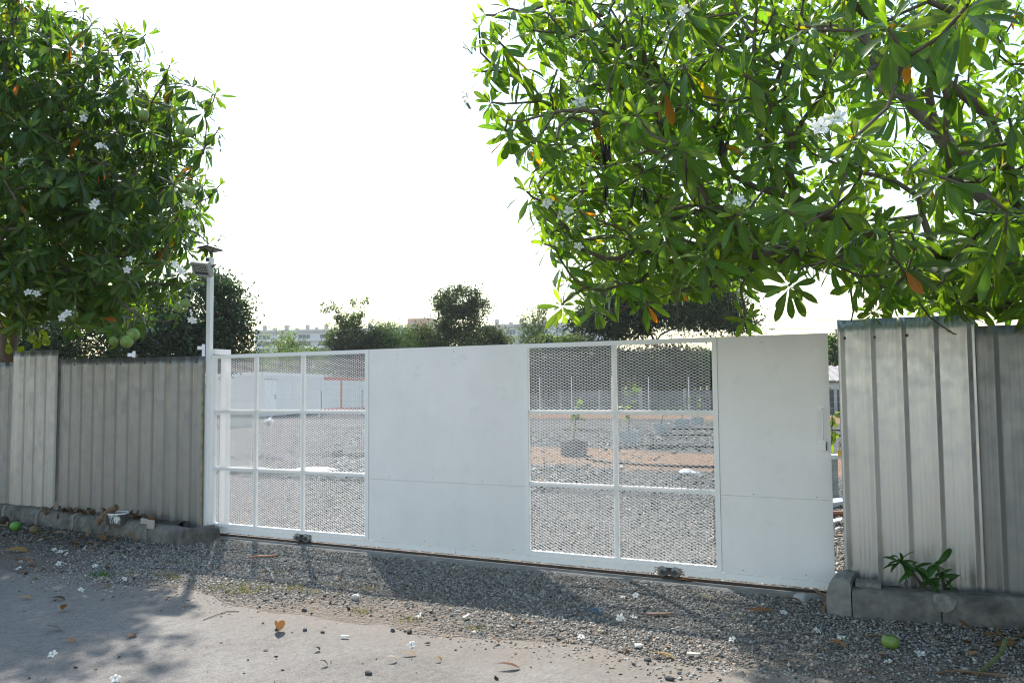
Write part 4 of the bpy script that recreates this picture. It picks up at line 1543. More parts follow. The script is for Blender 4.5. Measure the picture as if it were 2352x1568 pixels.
# steel frame standing before the cabin
c = gb(713, 54)
fx = unit(np.array([RT0[0], RT0[1], 0]))
pf = thing('pipe_frame', 'white square pipe frame standing in front of the cabin wall', 'frame', c)
g = MB()
hw = .62
for s in (-hw, hw):
    g.tube([c+fx*s, c+fx*s+up_*1.70], .05, 6)
g.tube([c-fx*hw+up_*1.68, c+fx*hw+up_*1.68], .05, 6)
g.tube([c-fx*hw+up_*.2, c+fx*hw+up_*.2], .04, 6)
g.build('frame', M_cabw, pf)
g = MB()
for s in (-hw, hw):
    g.box(-.12, .12, -.12, .12, 0, .05, (c+fx*s, fx, np.array([-fx[1], fx[0], 0]), up_))
g.build('foot', M_cabw, pf)
# red trimmed cabin
a, b = gb(743, 61), gb(880, 68)
for q in (a, b):
    q[2] = .35
ax = unit(b-a)
Ln = np.linalg.norm(b-a)
ay = np.array([-ax[1], ax[0], 0])
ay = ay if ay@FW > 0 else -ay
fr = (a, ax, -ay, up_)
Hr = P(743, 866, 61)[2]-.35
rc = thing('site_cabin', 'pale cabin with red roof edge and red corner strip behind the left mesh bay', 'cabin', (a+b)/2)
g = MB()
g.box(0, Ln, -3, 0, 0, Hr-.22, fr)
g.build('wall', mat('pale_green_panel', (.68, .70, .69), .55, 0, .05, 1.5), rc)
g = MB()
g.box(-.03, Ln+.1, -3.1, .08, Hr-.22, Hr, fr)
g.build('roof', M_red, rc)
g = MB()
g.box(2.02, 2.22, .002, .05, .0, Hr-.221, fr)
g.box(0, Ln, .002, .06, -.12, -.002, fr)
g.build('strip', M_red, rc)
for x in (.2, 3, 5.5):
    if x < Ln:
        g = MB()
        g.box(x, x+.5, -.6, -.1, -.35, -.121, fr)
        g.build('footing', M_block, rc)
# wooden stakes before the cabins
for i, (px, dp, h) in enumerate(((738, 51, 1.7), (832, 55, 1.75), (909, 58, 1.7), (829, 52, .9))[:2]):
    c = gb(px, dp)
    g = MB()
    g.tube([c, c+up_*h*.5+(.02, 0, 0), c+up_*h], [.05, .045, .04], 6)
    tag(g.build('wooden_stake', M_wood), ('weathered wooden stake in front of the white cabin frame', 'weathered wooden stake in front of the red strip cabin')[i], 'stake', 'stakes before the cabins')
# grey crate and bag
c = gb(556, 37.8)
cr_ = thing('crate', 'large weathered grey crate on the gravel behind the left mesh bay', 'crate', c)
ax = unit(RT0+np.array([FW[0], FW[1], 0])*.25)
ay = np.array([-ax[1], ax[0], 0])
fr = (c, ax, ay, up_)
g = MB()
g.box(-.47, .47, -.45, .45, .06, .62, fr)
g.build('body', mat('grey_plastic', (.40, .40, .38), .7, 0, .12, 6), cr_)
g = MB()
g.box(-.50, .50, -.48, .48, .62, .70, fr)
g.build('lid', mat('lid_plastic', (.68, .68, .65), .6, 0, .08, 6), cr_)
g = MB()
for x in (-.45, -.30, .30, .45):
    g.box(x-.03, x+.03, -.475, -.451, .07, .60, fr)
    g.box(x-.05, x+.05, -.45, .45, 0, .06, fr)
g.build('ribs', mat('grey_plastic_dark', (.34, .34, .32), .7, 0, .12, 6), cr_)
c = G(618, 979)
g = MB()
g.blob(c+(0, 0, .16), (.20, .17, .19), 4, .5, 12, 8)
g.cur = 1
g.blob(c+(.13, -.17, .16), (.09, .05, .13), 5, .3, 8, 6)
g.cur = 0
g.tube([c+(.02, 0, .35), c+(.09, .02, .44), c+(.17, .03, .52)], [.07, .05, .02], 7)
tag(g.build('rubbish_bag', [M_plas, mat('brown_stain', (.42, .24, .16), .9)], smooth=True), 'tied white rubbish bag lying beside the grey crate', 'bag')


def slab(name, px, th, m, label, cat, z=.02):
    q = [G(*p_, z) for p_ in px]
    g = MB()
    n = len(q)
    g.add(q+[p_+up_*th for p_ in q], [tuple(range(n-1, -1, -1)), tuple(range(n, 2*n))]+[(i, (i+1) % n, n+(i+1) % n, n+i) for i in range(n)])
    return tag(g.build(name, m), label, cat)


M_board = mat('white_board', (.85, .85, .84), .6, 0, .03, 6)
slab('white_board', [(655, 1080), (700, 1084), (778, 1079), (752, 1073), (700, 1074)], .012, M_board, 'long white board lying on the gravel behind the left mesh bay', 'board', .03)
slab('white_board', [(590, 1077), (600, 1074), (612, 1076), (602, 1080)], .012, M_board, 'small white board scrap on the gravel left of the long board', 'board', .03)
c = G(786, 1103)
g = MB()
dd = unit(RT0*.9+np.array([FW[0], FW[1], 0])*-.35)
g.lathe(c+(0, 0, .07)-dd*.12, [(.02, 0), (.065, .02), (.068, .17), (.06, .22)], 14, dd)
g.cur = 1
g.lathe(c+(0, 0, .07)+dd*.101, [(.055, 0), (.052, .008), (.02, .009)], 14, dd)
tag(g.build('plastic_container', [M_plas, M_dark], smooth=True), 'white plastic container with a dark mouth lying on its side', 'container')
c = G(1578, 1090)
g = MB()
g.blob(c+(0, 0, .05), (.17, .10, .06), 8, .45, 12, 7)
g.blob(c+(.16, -.05, .03), (.1, .06, .035), 9, .45, 10, 6)
tag(g.build('plastic_bag', M_plas, smooth=True), 'crumpled white plastic bag on gravel behind the second mesh bay', 'bag')

# ------------------------------------------------------------------ concrete planters with saplings
M_pot = mat('planter_concrete', (.33, .33, .325), .95, 0, .2, 6, .4, 50, dirt=(.17, .17, .16), dscale=4, dlo=.5, dhi=.75)
M_soil = mat('potting_soil', (.10, .075, .055), .95, 0, .3, 20)
pots = [(1318, 1046, 64, 40, 'darkest and nearest concrete ring planter, its sapling leafy', 85, 9), (1443, 1016, 50, 32, 'concrete ring planter with a thin leaning sapling, second from the front', 100, 6), (1519, 994, 40, 26, 'middle concrete ring planter with a tiny sapling', 40, 3),
        (1566, 980, 38, 22, 'pale concrete ring planter, second from the back', 50, 4), (1601, 974, 32, 20, 'pale concrete ring planter farthest back', 55, 4)]
for i, (px, py, w, h, lab, sh, nl) in enumerate(pots):
    c = G(px, py)
    dp = (c-CAM)@FW
    r, hh = w*dp/F/2, h*dp/F*.86
    t = thing('planter', lab, 'planter', c, 'concrete planters in the yard')
    g = MB()
    g.lathe(c, [(r*.94, 0), (r*.95, hh*.55), (r*1.0, hh*.56), (r*1.0, hh), (r*.86, hh), (r*.86, hh*.8), (r*.05, hh*.8)], 26)
    g.build('ring', mat('dark_planter_concrete', (.20, .20, .19), .95, 0, .25, 6, .4, 50, dirt=(.10, .10, .095), dscale=4, dlo=.45, dhi=.7) if i == 0 else mat('pale_planter_concrete', (.47, .47, .46), .95, 0, .15, 6, .3, 50, dirt=(.32, .32, .31), dscale=4, dlo=.5, dhi=.75), t)
    g = MB()
    g.lathe(c, [(r*.85, hh*.805), (r*.5, hh*.86), (r*.05, hh*.88)], 18)
    g.build('soil', M_soil, t)
    gg = np.random.default_rng(300+i)
    s = thing('sapling', ('leafy sapling in the darkest planter', 'thin leaning sapling in the second planter', 'tiny sapling in the middle planter', 'short sapling in the pale planter second from the back', 'short sapling in the planter farthest back')[i], 'sapling', c+(0, 0, hh*.88), 'saplings in the concrete planters')
    ht = sh*dp/F
    st = [c+(0, 0, hh*.84), c+RT0*.02*dp/10+(0, 0, hh+ht*.4), c+RT0*(.05 if i != 1 else .08)*dp/10+(0, 0, hh+ht)]
    g = MB()
    g.tube(st, [.02, .014, .008], 6)
    tw = []
    for k in range(nl):
        u = gg.uniform(.35, 1)
        p0 = st[0]*(1-u)+st[2]*u
        p1 = p0+gg.normal(0, .12*ht, 3)*np.array([1, 1, .6])+(0, 0, .03)
        g.tube([p0, p1], [.007, .004], 4)
        tw.append(p1)
    g.build('stem', M_bark, s)
    tw = np.repeat(np.array(tw), 4, axis=0)
    k = len(tw)
    v, f, fc, uv = leaves_mesh(tw+gg.normal(0, .05*ht, (k, 3)), unit(gg.normal(0, .7, (k, 3))+np.array([0, 0, -.3])), unit(gg.normal(size=(k, 3))), .12*max(ht, .6), .075*max(ht, .6), .4, np.tile((.05, .09, .024), (k, 1))*gg.uniform(.6, 1.3, (k, 1)), .2, [.08, .5, .95, 1, .8, .45, .03])
    quads('foliage', v, f, M_leaf, s, fc, uv)

# black irrigation hoses
M_hose = mat('black_hose', (.03, .03, .03), .6)
for lab, pts in (('black hose running right from the darkest planter over orange soil', [(1345, 1052), (1400, 1060), (1480, 1066), (1560, 1070), (1640, 1072), (1760, 1077)]),
                 ('black hose on gravel level with the second planter', [(1470, 1020), (1540, 1024), (1640, 1026), (1750, 1030)]),
                 ('black hose on gravel by the middle planter', [(1450, 996), (1520, 999), (1640, 999), (1960, 1000)]),
                 ('black hose on gravel by the back planters', [(1540, 985), (1640, 985), (1960, 988)])):
    g = MB()
    q = [G(*p_, .035) for p_ in pts]
    g.tube(q, .028, 6)
    tag(g.build('hose', M_hose), lab, 'hose', 'irrigation hoses in the yard')

# dark spoil heaps on the gravel
for i, (px, py, w, lab) in enumerate(((1355, 990, .35, 'small heap of dark clods behind the second mesh bay'), (800, 1048, .55, 'low heap of dark rubble near the left mesh bay border'), (580, 1055, .4, 'low heap of dark gravel behind the left mullion'),
                                      (1490, 1030, .6, 'dark gravel heap between the first two planters'))):
    c = G(px, py)
    gg = np.random.default_rng(400+i)
    g = MB()
    for k in range(26):
        o = gg.normal(0, w, 3)*np.array([1, .6, 0])
        r = gg.uniform(.03, .09)
        g.blob(c+o+(0, 0, r*.5), (r, r, r*.8), k, .4, 6, 5)
    tag(g.build('rubble', mat('dark_clod', (.10, .095, .09), .95, 0, .3, 9, .5)), kind='stuff')

# concrete block wall at the back with thin posts
wa, wb = gb(1180, 62), gb(2150, 46)
ax = unit(wb-wa)
Ln = np.linalg.norm(wb-wa)
ay = np.array([-ax[1], ax[0], 0])
ay = ay if ay@FW < 0 else -ay
fr = (wa, ax, ay, up_)
wall = thing('block_wall', 'low dark concrete slab wall behind the yard with slim posts', 'wall', (wa+wb)/2)
M_slab = mat('stained_slab', (.19, .19, .185), .95, 0, .25, 1.2, .4, 20, dirt=(.06, .06, .055), dscale=1.1, dlo=.42, dhi=.7)
g = MB()
for r in range(4):
    g.box(0, Ln, -.05-.012*(r % 2), .03, r*.38+.005, (r+1)*.38-.012, fr)
g.build('slab_course', M_slab, wall)
k = 0
x = 1.0
while x < Ln:
    g = MB()
    g.box(x-.09, x+.09, .031, .13, 0, 1.62, fr)
    g.build('post', mat('post_concrete', (.40, .39, .38), .9, 0, .15, 3), wall)
    x += 3.2
for i, px in enumerate((1240, 1313, 1405, 1490, 1582, 1678)):
    c = gb(px, 52.5-i*.8)
    g = MB()
    top = P(px, 885, 52.5-i*.8)[2]+.55
    g.tube([c, c+up_*top], .028, 6)
    g.lathe(c, [(.09, 0), (.09, .04), (.03, .06)], 8)
    tag(g.build('thin_pole', M_cabw), 'slim white pole before the block wall, number %s counted from the sheet bay' % ('one', 'two', 'three', 'four', 'five', 'six')[i], 'pole', 'slim white poles before the block wall')

# house with a tiled roof in the gap right of the gate
c = gb(1918, 52)
ax = unit(RT0)
ay = np.array([-ax[1], ax[0], 0])
hs = thing('house', 'small white house with corrugated grey roof seen through the gap beside the gate', 'house', c)
fr = (c, ax, ay, up_)
ze, zt = P(1918, 873, 52)[2], P(1918, 850, 53)[2]
g = MB()
g.box(-3, 5, 1, 6, 0, ze-.02, fr)
g.build('wall', M_apt, hs)
vs_, fs = [], []
n = 64
for i in range(n+1):
    x = -3.3+8.6*i/n
    z = .05*math.sin(i*math.pi/2*1.0)
    vs_ += [c+ax*x+ay*.5+up_*(ze+z), c+ax*x+ay*3.4+up_*(zt+.35+z), c+ax*x+ay*.5+up_*(ze+z-.04), c+ax*x+ay*3.4+up_*(zt+.31+z)]
for i in range(n):
    fs += [(4*i, 4*i+4, 4*i+5, 4*i+1), (4*i+2, 4*i+3, 4*i+7, 4*i+6), (4*i, 4*i+2, 4*i+6, 4*i+4)]
g = MB()
g.add(vs_, fs)
g.build('roof', mat('cement_roof', (.36, .33, .31), .9, 0, .2, 5, .3, 30), hs)
g = MB()
for k in range(3):
    for j in range(2):
        g.box(-1.0+k*.42, -.72+k*.42, .985, 1.0, ze-.55-j*.22, ze-.46-j*.22, fr)
g.build('vent', M_dark, hs)
g = MB()
g.box(-.1, .06, .85, .99, 0, ze-.75, fr)
g.box(-3, 5, .94, .99, ze-.16, ze-.06, fr)
g.build('post', mat('post_concrete', (.4, .39, .38)), hs)

# wires and a street lamp far off
for i, (y0, y1) in enumerate(((738, 722), (755, 744), (770, 760))):
    p0, p1 = P(1500, y0, 120), P(2250, y1, 95)
    g = MB()
    g.tube([p0+(p1-p0)*t_-up_*(1.2*t_*(1-t_)) for t_ in np.linspace(0, 1, 9)], .035, 5)
    tag(g.build('power_line', M_dark), ('highest overhead wire right of the umbrella tree', 'middle overhead wire right of the umbrella tree', 'lowest overhead wire, just over the plain sheet of the gate')[i], 'wire', 'overhead wires')
c = gb(1777, 110)
ztop = P(1777, 757, 110)[2]
sl_ = thing('street_lamp', 'far street lamp with a flat twin head above the plain sheet bay', 'street lamp', c)
g = MB()
g.tube([c, c+up_*ztop], [.10, .06], 8)
g.build('pole', M_frame, sl_)
g = MB()
g.box(-.42, .42, -.15, .15, ztop, ztop+.18, (c, RT0, np.array([-RT0[1], RT0[0], 0]), up_))
g.build('lamp_head', mat('lamp_grey', (.25, .25, .26), .5), sl_)
for px, py, dp, lab in ((466, 790, 24, 'small white camera post behind the fence beside the white pole'), (306, 806, 24, 'slim white post behind the fence below the green fruit')):
    c = gb(px, dp)
    zt_ = P(px, py, dp)[2]
    t = thing('camera_post', lab, 'post', c)
    g = MB()
    g.tube([c, c+up_*zt_], .045, 8)
    g.build('pole', M_cabw, t)
    g = MB()
    g.box(-.16, .0, -.06, .05, zt_-.16, zt_-.06, (c, RT0, np.array([-RT0[1], RT0[0], 0]), up_))
    g.build('camera', M_plas, t)

# ------------------------------------------------------------------ things in the gap at the gate's right end
c = np.array([6.935, -.005, 1.205])
pl = thing('padlock', 'brass padlock hanging on the black hasp at the right gate post', 'padlock', c-(0, 0, .08))
g = MB()
for k in range(1):
    g.box(-.028, .028, -.011, .011, -.085, -.030, (c-(.035, .02, 0), np.array([1., 0, 0]), np.array([0, 1., 0]), up_))
g.build('body', mat('brass', (.55, .38, .10), .35, .8, .15, 30), pl)
q = c-(.035, .02, 0)
g = MB()
g.tube([q+(-.019, 0, -.03)]+[q+(-.019*math.cos(a_), 0, .020+.019*math.sin(a_)) for a_ in np.linspace(0, math.pi, 9)]+[q+(.019, 0, -.03)], .0045, 8)
g.build('shackle', mat('shackle_steel', (.6, .6, .6), .25, .9), pl)
g = MB()
g.box(6.915, 6.985, -.02, .03, 1.17, 1.255)
g.box(6.89, 6.914, -.004, .004, 1.20, 1.222)
tag(g.build('lock_hasp', M_dark), 'black steel hasp behind the pale fence sheet', 'hasp')
c = P(1921, 765, 8.1)
g = MB()
g.tube([c+RT0*.07-up_*.22, c+RT0*.06-up_*.04, c+RT0*.03+up_*.01, c-RT0*.0+up_*.0], [.04, .04, .042, .045], 12)
g.lathe(c+RT0*.07-up_*.9, [(.05, 0), (.05, .68)], 12)
tag(g.build('vent_pipe', mat('grey_pvc', (.45, .46, .47), .5), smooth=True), 'bent grey pipe end showing behind the tall fence sheet', 'pipe')
c = G(1912, 1150)
t = thing('tap_stand', 'stubby concrete tap stand with a black hose in the gap', 'tap', c)
hgt = .62
g = MB()
g.box(-.07, .07, -.07, .07, 0, hgt, (c, RT0, np.array([-RT0[1], RT0[0], 0]), up_))
g.build('post', M_pot, t)
g = MB()
g.box(-.12, .14, -.10, .10, hgt, hgt+.06, (c, RT0, np.array([-RT0[1], RT0[0], 0]), up_))
g.build('cap', mat('white_cap', (.7, .7, .68), .7), t)
g = MB()
g.tube([c+RT0*.10+up_*(hgt+.08), c+RT0*.2+up_*(hgt+.02), c+RT0*.22+up_*.3, c+RT0*.19+up_*.04, c+RT0*.3+up_*.02], .014, 6)
g.build('hose', M_hose, t)
slab('steel_beam', [(1905, 1155), (1960, 1146), (1960, 1157), (1905, 1166)], .06, mat('grey_beam', (.40, .42, .45), .5, .3), 'grey steel beam lying in the yard beside the tap stand', 'beam')
p0, p1 = G(1880, 1178, .05), G(1990, 1179, .05)
g = MB()
g.tube([p0, p1], .035, 8)
tag(g.build('rusty_pipe', mat('brown_pipe', (.30, .14, .08), .7)), 'red brown pipe lying across the gap by the gate', 'pipe')
slab('white_board', [(1905, 1196), (1935, 1190), (1932, 1196), (1908, 1201)], .015, M_board, 'white board scrap below the brown pipe in the gap', 'board', .05)
# shoot of leaves in the gap
c = G(1895, 1150)
wd = thing('weed', 'leafy green shoot rising behind the right end of the gate', 'plant', c)
g = MB()
stp = [c, c+up_*.5+RT0*.05, P(1910, 1010, (c-CAM)@FW), P(1912, 950, (c-CAM)@FW)]
g.tube(stp, [.012, .01, .008, .005], 5)
g.build('stem', M_bark, wd)
gg = np.random.default_rng(77)
k = 14
dpt = (c-CAM)@FW
bp = np.array([P(u, w, dpt) for u, w in zip(gg.uniform(1904, 1922, k), np.linspace(945, 1020, k))])
v, f, fc, uv = leaves_mesh(bp, unit(RT0*gg.uniform(-.6, 1, (k, 1))+np.array([0, 0, -.7])+gg.normal(0, .3, (k, 3))), unit(gg.normal(size=(k, 3))), .13, .06, .5, np.tile((.07, .115, .024), (k, 1))*gg.uniform(.6, 1.3, (k, 1)), .2, [.08, .5, .95, 1, .8, .45, .03])
quads('foliage', v, f, M_leaf, wd, fc, uv)


# ================================================================== THINGS ON THE KERB BEDS
def gz(px, py, z):
    return G(px, py, z)


c = gz(271, 1203, .15)
bu = thing('paint_bucket', 'white paint splashed bucket standing on the bed behind the left kerb', 'bucket', c)
g = MB()
g.lathe(c, [(.095, 0), (.112, .125), (.104, .125), (.088, .02), (.01, .018)], 24)
g.build('body', mat('paint_smeared_pail', (.10, .10, .10), .6, 0, .3, 8, 0, 1, (1, 1, .35), (.80, .80, .79), 9, .50, .56), bu)
g = MB()
g.lathe(c+(0, 0, .118), [(.111, 0), (.120, .004), (.120, .018), (.108, .020), (.106, .0)], 24)
g.build('rim', M_plas, bu)
p0, p1 = gz(226, 1200, .17), P(268, 1163, ((gz(262, 1195, .2))-CAM)@FW)
g = MB()
g.tube([p0, p0*.6+p1*.4+(0, 0, .015), p1], [.035, .045, .038], 8)
tag(g.build('log', M_wood), 'broken brown log leaning over the bed by the paint bucket', 'log')
c = gz(240, 1203, .15)
g = MB()
ax = unit(np.array([1, -.1, 0]))
g.box(-.10, .10, -.05, .05, 0, .10, (c, ax, np.array([-ax[1], ax[0], 0]), up_))
tag(g.build('wooden_block', mat('old_block', (.13, .115, .10), .95, 0, .3, 15, .5)), 'dark wooden block on the bed left of the paint bucket', 'block')
for i, (x0, x1, y0, y1) in enumerate(((322, 338, 1192, 1209), (338, 354, 1194, 1213))):
    a, b = gz(x0, y1, .14), gz(x1, y1+2, .14)
    h = .10
    g = MB()
    d = unit(b-a)
    g.box(0, np.linalg.norm(b-a), 0, .004, 0, h, (a, d, np.array([-d[1], d[0], 0]), unit(np.array([0, .03, 1]))))
    tag(g.build('metal_offcut', M_tin4), ('left one of two small metal offcuts leaning on the left fence', 'right one of two small metal offcuts leaning on the left fence')[i], 'offcut', 'metal offcuts by the left fence')
# dry heap on the bed
gg = np.random.default_rng(55)
k = 160
bp = np.array([gz(u, w, .155+gg.uniform(0, .03)) for u, w in zip(gg.uniform(120, 330, k), np.zeros(k))]) if False else np.stack([gg.uniform(-2.7, -.6, k), np.zeros(k), np.full(k, .155)], -1)
bp[:, 1] = gg.uniform(-.30, -.10, k)
bp[:, 2] += gg.uniform(0, .05, k)
colr = np.array([(.16, .09, .05), (.24, .14, .07), (.10, .07, .05)])[gg.integers(0, 3, k)]
v, f, fc, uv = leaves_mesh(bp, unit(gg.normal(size=(k, 3))*np.array([1, 1, .2])), unit(gg.normal(0, .4, (k, 3))+np.array([0, 0, 1])), gg.uniform(.06, .16, k), .035, gg.uniform(-1.5, 1.5, k), colr)
tag(quads('leaf_litter', v, f, M_dry, None, fc, uv), kind='stuff')
k = 240
bp = np.stack([gg.uniform(7.3, 9.3, k), gg.uniform(-1.5, -.4, k), gg.uniform(.005, .03, k)], -1)
bp = bp[bp[:, 1] < -.5+(bp[:, 0]-7.2)*.12-.0]
w_ = np.clip((bp[:, 0]-7.3)/1.0, 0, 1)*np.clip((bp[:, 1]+1.4)/.6, .08, 1)
bp = bp[gg.uniform(size=len(bp)) < w_]
k = len(bp)
colr = np.array([(.20, .11, .055), (.30, .18, .09), (.13, .09, .06), (.24, .20, .13)])[gg.integers(0, 4, k)]
v, f, fc, uv = leaves_mesh(bp, unit(gg.normal(size=(k, 3))*np.array([1, 1, .15])), unit(gg.normal(0, .3, (k, 3))+np.array([0, 0, 1])), gg.uniform(.08, .2, k), .045, gg.uniform(-1.2, 1.2, k), colr)
tag(quads('leaf_litter', v, f, M_dry, None, fc, uv), kind='stuff')
k = 130
bp = np.stack([gg.uniform(-4, .1, k), gg.uniform(-1.1, -.45, k), gg.uniform(.005, .03, k)], -1)
bp = bp[bp[:, 1] < -.24-.104*(bp[:, 0]+4.6)]
k = len(bp)
colr = np.array([(.16, .09, .05), (.22, .14, .08), (.10, .07, .05), (.2, .17, .11)])[gg.integers(0, 4, k)]
v, f, fc, uv = leaves_mesh(bp, unit(gg.normal(size=(k, 3))*np.array([1, 1, .15])), unit(gg.normal(0, .3, (k, 3))+np.array([0, 0, 1])), gg.uniform(.06, .2, k), .04, gg.uniform(-1.2, 1.2, k), colr)
tag(quads('leaf_litter', v, f, M_dry, None, fc, uv), kind='stuff')

# shrub growing out behind the right kerb
c = gz(2165, 1366, .15)
sh = thing('shrub', 'drooping green seedling growing between the right kerb and the metal fence', 'shrub', c)
dpt = (c-CAM)@FW
top1, top2 = P(2068, 1290, dpt-.10), P(2150, 1300, dpt-.06)
g = MB()
g.tube([c, P(2120, 1345, dpt-.05), P(2095, 1315, dpt-.08), top1], [.014, .013, .011, .007], 6)
g.tube([c+(.02, 0, 0), P(2165, 1330, dpt-.03), top2], [.012, .011, .007], 6)
g.tube([P(2095, 1318, dpt-.08), P(2080, 1318, dpt-.09), P(2082, 1335, dpt-.1), P(2077, 1352, dpt-.1)], [.012, .012, .011, .012], 6)
g.build('stem', M_bark, sh)
gg = np.random.default_rng(91)
bp, dd, ln = [], [], []
for tp, n_, l_ in ((top1, 17, .13), (P(2100, 1305, dpt-.09), 8, .15), (top2, 8, .17), (P(2160, 1325, dpt-.04), 8, .17), (c+(0, 0, .04), 6, .2)):
    for i in range(n_):
        a_ = i*2.4
        bp.append(tp+gg.normal(0, .008, 3))
        dd.append(RT0*math.cos(a_)*.8+np.array([FW[0], FW[1], 0])*math.sin(a_)*.5*(-1 if math.sin(a_) > 0 else 1)+up_*gg.uniform(-.7, .8))
        ln.append(l_*gg.uniform(.7, 1.2))
k = len(bp)
v, f, fc, uv = leaves_mesh(np.array(bp), unit(np.array(dd)), unit(gg.normal(0, .35, (k, 3))+up_-FW*.4), np.array(ln), np.array(ln)*.24, gg.uniform(.4, 1.6, k), np.tile((.045, .12, .025), (k, 1))*gg.uniform(.7, 1.4, (k, 1)), .3, [.2, .5, .9, 1, .8, .5, .03])
quads('foliage', v, f, M_leaf, sh, fc, uv, True)


# ================================================================== SMALL THINGS ON THE GROUND
def q4(x, y):
    return (x/3.267/1.08844, (1227+y/3.267)/1.08844)


def q7(x, y):
    return ((640+x/3.267)/1.08844, (1227+y/3.267)/1.08844)


def q6(x, y):
    return ((1280+x/2.975)/1.08844, (1180+y/2.975)/1.08844)


def q8(x, y):
    return ((1900+x/2.976)/1.08844, (1180+y/2.976)/1.08844)


ORG, TAN, BRN, DKB, GRY = (.42, .20, .08), (.50, .36, .18), (.26, .14, .075), (.10, .06, .04), (.30, .28, .26)


def dry_leaf(pix, L, W_, ang, curv, col, label, stalk=False, seed=0, fold=.35, lift=.012):
    p = G(*pix)
    g_ = np.random.default_rng(seed+500)
    d = RT0*math.cos(ang)+unit(np.array([FW[0], FW[1], 0]))*math.sin(ang)
    tilt = .25 if curv > .6 else .05
    d = unit(d+np.array([0, 0, tilt]))
    b = p-d*L*.45
    b[2] = lift
    nn = np.array([[g_.normal(0, .2), g_.normal(0, .2), 1.0]])
    v, f, fc, uv = leaves_mesh(b[None], d[None], nn, L, W_, curv, np.array([col]), fold)
    if v[:, 2].min() < .008:
        v[:, 2] += .008-v[:, 2].min()
    o = quads('fallen_leaf', v, f, M_dry, None, fc, uv, True)
    return tag(o, label, 'leaf', 'dry leaves on the ground')


LV = [(q7(190, 1160), .15, .075, 1.7, 1.9, (.36, .20, .10), 'curled orange leaf alone on the sunny concrete, its hollow facing the road'),
      (q4(545, 990), .16, .06, 2.5, 1.2, (.36, .19, .09), 'curled brown leaf with a dark stalk on the shaded concrete'),
      (q4(1070, 1200), .09, .055, 1.4, .7, (.36, .19, .10), 'upright brown leaf at the edge of the tree shade on the concrete'),
      (q4(560, 1245), .08, .04, .2, .9, (.40, .22, .12), 'small tan curled leaf below the stalked brown leaf'),
      (q4(835, 795), .10, .045, .2, 1.0, BRN, 'folded brown leaf right of a green grass tuft on the shaded road edge'),
      (q4(190, 890), .12, .045, .3, .5, (.38, .26, .16), 'narrow tan leaf near the left edge of the shaded concrete'),
      (q4(460, 900), .13, .05, .1, .8, DKB, 'dark crumpled leaf left of the stalked brown leaf'),
      (q4(430, 1145), .15, .05, .15, .6, GRY, 'grey dead leaf flat on the shaded concrete'),
      (q4(115, 508), .24, .10, .3, .4, (.33, .21, .08), 'large tan leaf lying before the left kerb'),
      (q4(180, 612), .28, .075, .05, .6, (.34, .18, .10), 'long red brown leaf at the far left road edge'),
      (q4(475, 372), .20, .06, .4, .9, (.38, .28, .16), 'pale twisted leaf at the foot of the left kerb'),
      (q4(800, 405), .22, .09, -.5, .8, (.22, .12, .06), 'brown leaf propped on the left kerb below the bucket'),
      (q4(1520, 402), .22, .06, .5, .4, BRN, 'brown leaf at the end of the left kerb'),
      (q7(1110, 1400), .08, .035, .3, 1.4, (.55, .45, .33), 'pale curled leaf on the sunny concrete near the white flowers'),
      (q7(1230, 1350), .12, .03, .0, .7, (.35, .22, .12), 'thin brown leaf roll on the sunny concrete'),
      (q7(1955, 1255), .07, .04, .6, 1.4, BRN, 'crumpled brown leaf at the right of the sunny concrete edge'),
      (q7(1480, 1395), .07, .03, -.3, 1.3, (.35, .22, .10), 'small curled leaf with a tail on the sunny concrete'),
      (q7(2040, 1460), .17, .045, .05, .5, (.16, .08, .04), 'long dark brown leaf low on the sunny concrete'),
      (q7(490, 1313), .06, .035, .8, 1.5, DKB, 'tiny dark curled leaf below the orange leaf'),
      (q7(550, 1435), .07, .035, .4, 1.5, DKB, 'dark shrivelled leaf near the bottom of the concrete'),
      (q6(1270, 822), .22, .06, -.08, .3, (.38, .18, .08), 'red brown leaf lying against the rail under the right roller'),
      (q6(1410, 828), .24, .035, -.08, .2, (.50, .36, .14), 'long yellow leaf along the rail right of the roller'),
      (q6(1415, 945), .15, .06, -.7, .5, (.60, .48, .30), 'pale cream leaf on the gravel below the plain sheet bay'),
      (q6(1820, 1040), .23, .05, -.03, .2, (.26, .13, .06), 'straight brown leaf on the gravel near the right kerb'),
      (q6(1105, 1380), .17, .055, -.2, .4, (.55, .40, .16), 'yellow tan leaf at the concrete edge'),
      (q8(820, 1230), .17, .04, .2, .2, (.42, .32, .12), 'slim yellow leaf in shade above the green fruit'),
      (q8(580, 1315), .12, .05, -.6, 1.3, (.48, .22, .08), 'curled orange leaf left of the green fruit'),
      (q8(545, 1293), .10, .04, .2, .8, (.42, .22, .12), 'flat orange brown leaf beside the curled orange one'),
      (q8(895, 1378), .08, .04, 0, .8, (.42, .22, .12), 'orange scrap of leaf below the green fruit'),
      (q8(1340, 1258), .10, .05, -.3, .6, (.28, .20, .11), 'brown leaf in deep shade right of the green fruit'),
      (q8(385, 1465), .05, .03, .2, .8, (.45, .33, .22), 'small tan leaf near the bottom of the gravel strip'),
      (q8(240, 970), .14, .05, -.2, .6, (.24, .14, .07), 'brown leaf tucked beside the clear plastic bag'),
      (q8(1935, 1068), .14, .07, .4, .9, (.38, .19, .09), 'orange leaf leaning on the right kerb')]
for i, (px, L, W_, an, cv, co, lab) in enumerate(LV):
    dry_leaf(px, L, W_, an, cv, co, lab, seed=i)
